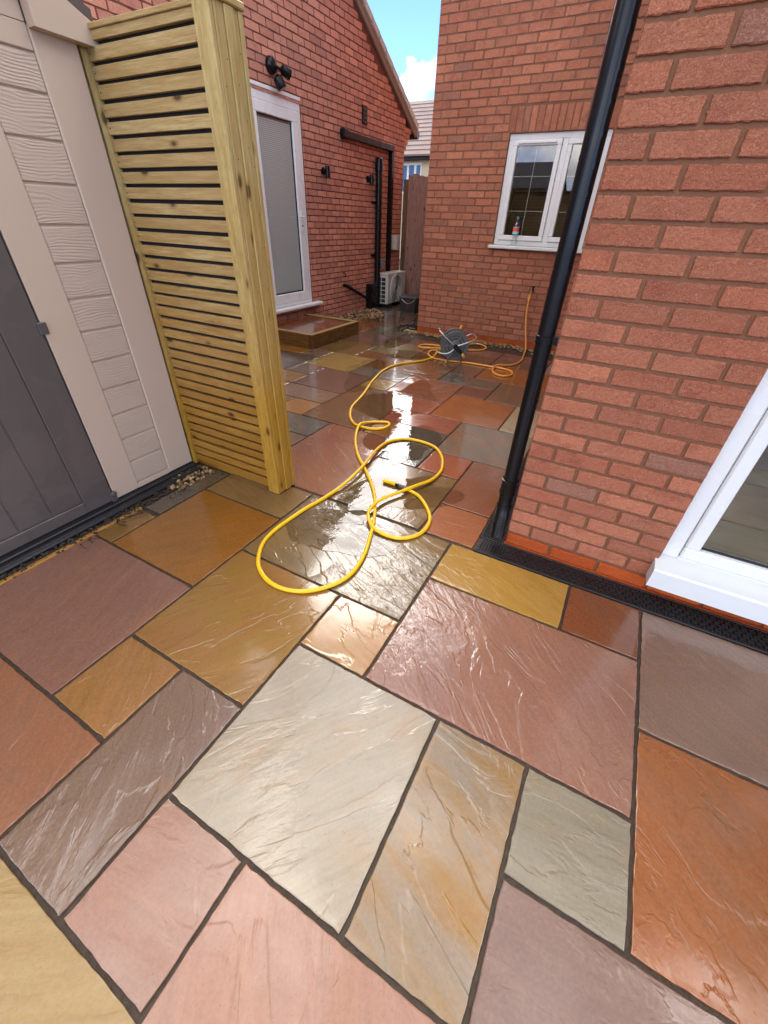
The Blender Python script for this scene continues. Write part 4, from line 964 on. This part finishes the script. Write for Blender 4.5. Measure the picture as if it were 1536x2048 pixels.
# ================================================================== tub
tb = thing('plastic_tub', 'grey plastic storage tub with worn label standing beside the outdoor unit', 'tub', (-3.62, 7.72, 0))
def frustum(mb, x0, x1, y0, y1, z0, z1, e):
    return mb.add([(x0+e, y0+e, z0), (x1-e, y0+e, z0), (x1-e, y1-e, z0), (x0+e, y1-e, z0), (x0, y0, z1), (x1, y0, z1), (x1, y1, z1), (x0, y1, z1)], [(0, 3, 2, 1), (4, 5, 6, 7), (0, 1, 5, 4), (1, 2, 6, 5), (2, 3, 7, 6), (3, 0, 4, 7)])
tx0, tx1, ty0, ty1 = -3.79, -3.45, 7.56, 7.86
frustum(MB(), tx0, tx1, ty0, ty1, -.003, .235, .03).build('body', M_dkgrey, tb)
MB().box(tx0-.012, tx1+.012, ty0-.012, ty1+.012, .235, .262, .008).build('rim', M_grey, tb)
MB().box(tx0+.02, tx1-.02, ty0+.02, ty1-.02, .2625, .268).build('lid', M_dkgrey, tb)
lab = plain('worn_red_label', lin(120, 60, 58), .6, .5, 14)
MB().add([(tx0+.13, ty0+.019, .05), (tx0+.21, ty0+.019, .05), (tx0+.22, ty0+.0035, .20), (tx0+.12, ty0+.0035, .20)], [(0, 1, 2, 3)]).build('label_patch', lab, tb)
MB().tube(spline([(tx1-.02, ty0-.012, .22), (tx1-.08, ty0-.03, .17), (tx0+.16, ty0-.032, .16), (tx0+.05, ty0-.012, .22)], 5), .004, 6).build('handle', M_galv, tb)
# ================================================================== black cable
cb = MB().tube(spline([(-2.95, 7.6, .01), (-3.05, 7.324, .05), (-3.172, 6.936, .012), (-3.06, 6.55, .011), (-2.995, 6.319, .010), (-2.993, 6.05, .010), (-3.077, 6.164, .010), (-3.126, 6.40, .012), (-3.03, 6.543, .026), (-2.872, 6.434, .012), (-2.866, 6.28, .010), (-2.95, 6.25, .010), (-2.985, 6.329, .026), (-2.93, 6.45, .018), (-2.86, 6.42, .012)], 6), .009, 8).build('black_cable', M_black, None, True)
tag(cb, 'black cable lying in a small loop on the paving by the brick corner', 'cable')
# ================================================================== bottle on the sill
bt = thing('water_bottle', 'clear plastic bottle with turquoise cap standing on the window sill', 'bottle', (-1.515, FY-.032, 1.175))
bc = (-1.515, FY-.034, 1.1755)
MB().lathe(bc, (0, 0, 1), [(.028, 0), (.036, .006), (.037, .05), (.033, .07), (.037, .09), (.037, .12)], 20).build('body', M_clear, bt, True)
MB().lathe((bc[0], bc[1], bc[2]+.121), (0, 0, 1), [(.037, 0), (.0372, .075)], 20).build('label', plain('teal_label', (.30, .62, .64), .4, .3, 40), bt, True)
MB().lathe((bc[0], bc[1], bc[2]+.15), (0, 0, 1), [(.0374, 0), (.0376, .04)], 20).build('label_band', plain('red_label', (.70, .10, .09), .4, .4, 60), bt, True)
MB().lathe((bc[0], bc[1], bc[2]+.197), (0, 0, 1), [(.037, 0), (.034, .03), (.016, .065), (.014, .075)], 20).build('shoulder', M_clear, bt, True)
MB().lathe((bc[0], bc[1], bc[2]+.273), (0, 0, 1), [(.017, 0), (.0175, .003), (.0175, .022), (.015, .025)], 16).build('cap', plain('turquoise_cap', lin(30, 150, 190), .35), bt, True)
for (x, hh, rr_) in ((-1.30, .12, .035), (-1.06, .11, .03), (-.80, .09, .04)):
    o = MB().lathe((x, FY+.40, 1.161), (0, 0, 1), [(rr_*.8, 0), (rr_, .01), (rr_, hh), (rr_*.9, hh)], 16).build('beaker', plain('pale_ceramic', lin(210, 214, 204), .4), None, True)
    tag(o, {-1.30: 'tall pale beaker behind the left window pane', -1.06: 'pale beaker behind the window next to the middle bar', -.80: 'short wide pale beaker at the far end inside the window'}[x], 'beaker', 'beakers inside the window')

# ================================================================== gravel, soil, edging, twigs
M_peb = NT('tan_gravel'); _r = M_peb.n('ShaderNodeNewGeometry').outputs['Random Per Island']
_q = M_peb.n('ShaderNodeValToRGB', {'Fac': _r}); _e = _q.color_ramp.elements
_e[0].color = (*lin(120, 86, 48), 1); _e[1].color = (*lin(206, 180, 136), 1); _x = _e.new(.5); _x.color = (*lin(170, 132, 82), 1)
M_peb = M_peb.out(Base_Color=_q.outputs['Color'], Roughness=.35)
ICO = None
def pebbles(name, label, region, n, smin, smax, zf, seed, piles=1.0):
    rr = random.Random(seed); bm = bmesh.new(); bmesh.ops.create_icosphere(bm, subdivisions=1, radius=1.0); bm.verts.index_update()
    V0 = [q.co.copy() for q in bm.verts]; F0 = [tuple(q.index for q in f.verts) for f in bm.faces]; bm.free(); m = MB()
    for _ in range(n):
        x, y = region(rr); s = rr.uniform(smin, smax); rot = Matrix.Rotation(rr.uniform(0, 6.28), 3, 'Z') @ Matrix.Rotation(rr.uniform(-.5, .5), 3, 'X')
        a, b, c = s*rr.uniform(.8, 1.5), s*rr.uniform(.7, 1.1), s*rr.uniform(.4, .8)
        m.add([Vector((x, y, zf(x, y, rr))) + rot @ Vector((q.x*a*rr.uniform(.85, 1.15), q.y*b*rr.uniform(.85, 1.15), q.z*c)) for q in V0], F0)
    o = m.build(name, M_peb, None); o['kind'] = 'stuff'; tag(o, label, 'gravel'); return o
pebbles('gravel', 'tan gravel strip along the foot of the brick wall behind the reel', lambda r: (r.uniform(-2.95, -.34), 6.19 - abs(r.gauss(0, .10)) - .012), 620, .010, .020, lambda x, y, r: .004 + r.uniform(0, .006), 1)
def reg2(r):
    t = r.random(); y = 6.05 + t*1.7; wdt = .05 + .42*max(0, math.sin(min(1, t*1.15)*math.pi)); return (-4.38 + r.random()*wdt*1.3, y)
pebbles('gravel', 'wider tan gravel patch at the foot of the gable wall by the outdoor unit', reg2, 420, .011, .022, lambda x, y, r: .004 + r.uniform(0, .008), 2)
pebbles('gravel', 'loose pale stones in the corner where shed and screen meet', lambda r: (-2.165 + r.uniform(-.06, .10), 1.40 + r.uniform(-.16, .13)), 120, .006, .015, lambda x, y, r: .002 + r.uniform(0, .014), 3)
pebbles('soil_crumbs', 'dark soil crumbs along the shed base rail', lambda r: (-2.135 + r.uniform(-.025, .035), r.uniform(-.6, 1.45)), 700, .003, .009, lambda x, y, r: .000 + r.uniform(0, .008), 6).data.materials[0] = plain('dark_soil', (.03, .02, .012), .7, .5, 80)
ed = MB().box(-2.122, -2.097, -.6, 1.02, -.02, .006, .003).build('timber_edging', M_edging, None)
tag(ed, 'thin yellow timber edging strip along the shed base', 'edging')
M_twig = plain('dark_twig', (.025, .018, .012), .7)
rr = random.Random(31)
TL = ['forked dark twig lying off the timber edging onto the mauve slab', 'curled dark rootlet beside the ochre strip slab', 'thin dark twig near the shed door hinge', 'short bent twig at the loose stones by the shed corner']
for k, (x, y, n) in enumerate(((-2.06, .70, 4), (-2.08, .95, 5), (-2.09, .86, 4), (-2.07, 1.22, 4))):
    m = MB()
    for q in range(n):
        a = rr.uniform(-.9, .9); L = rr.uniform(.05, .10); p0 = Vector((x + rr.uniform(-.03, .0), y + rr.uniform(-.05, .05), .004))
        m.tube(spline([p0, p0 + Vector((L*.5*math.cos(a), L*.5*math.sin(a), rr.uniform(.006, .02))), p0 + Vector((L*math.cos(a+.5), L*math.sin(a+.5), .004))], 4), [.0022]*4+[.0018]*4+[.0008], 5)
    tag(m.build('twig', M_twig, None), TL[k], 'twig', 'twigs along the shed base')

flush_bricks(300)
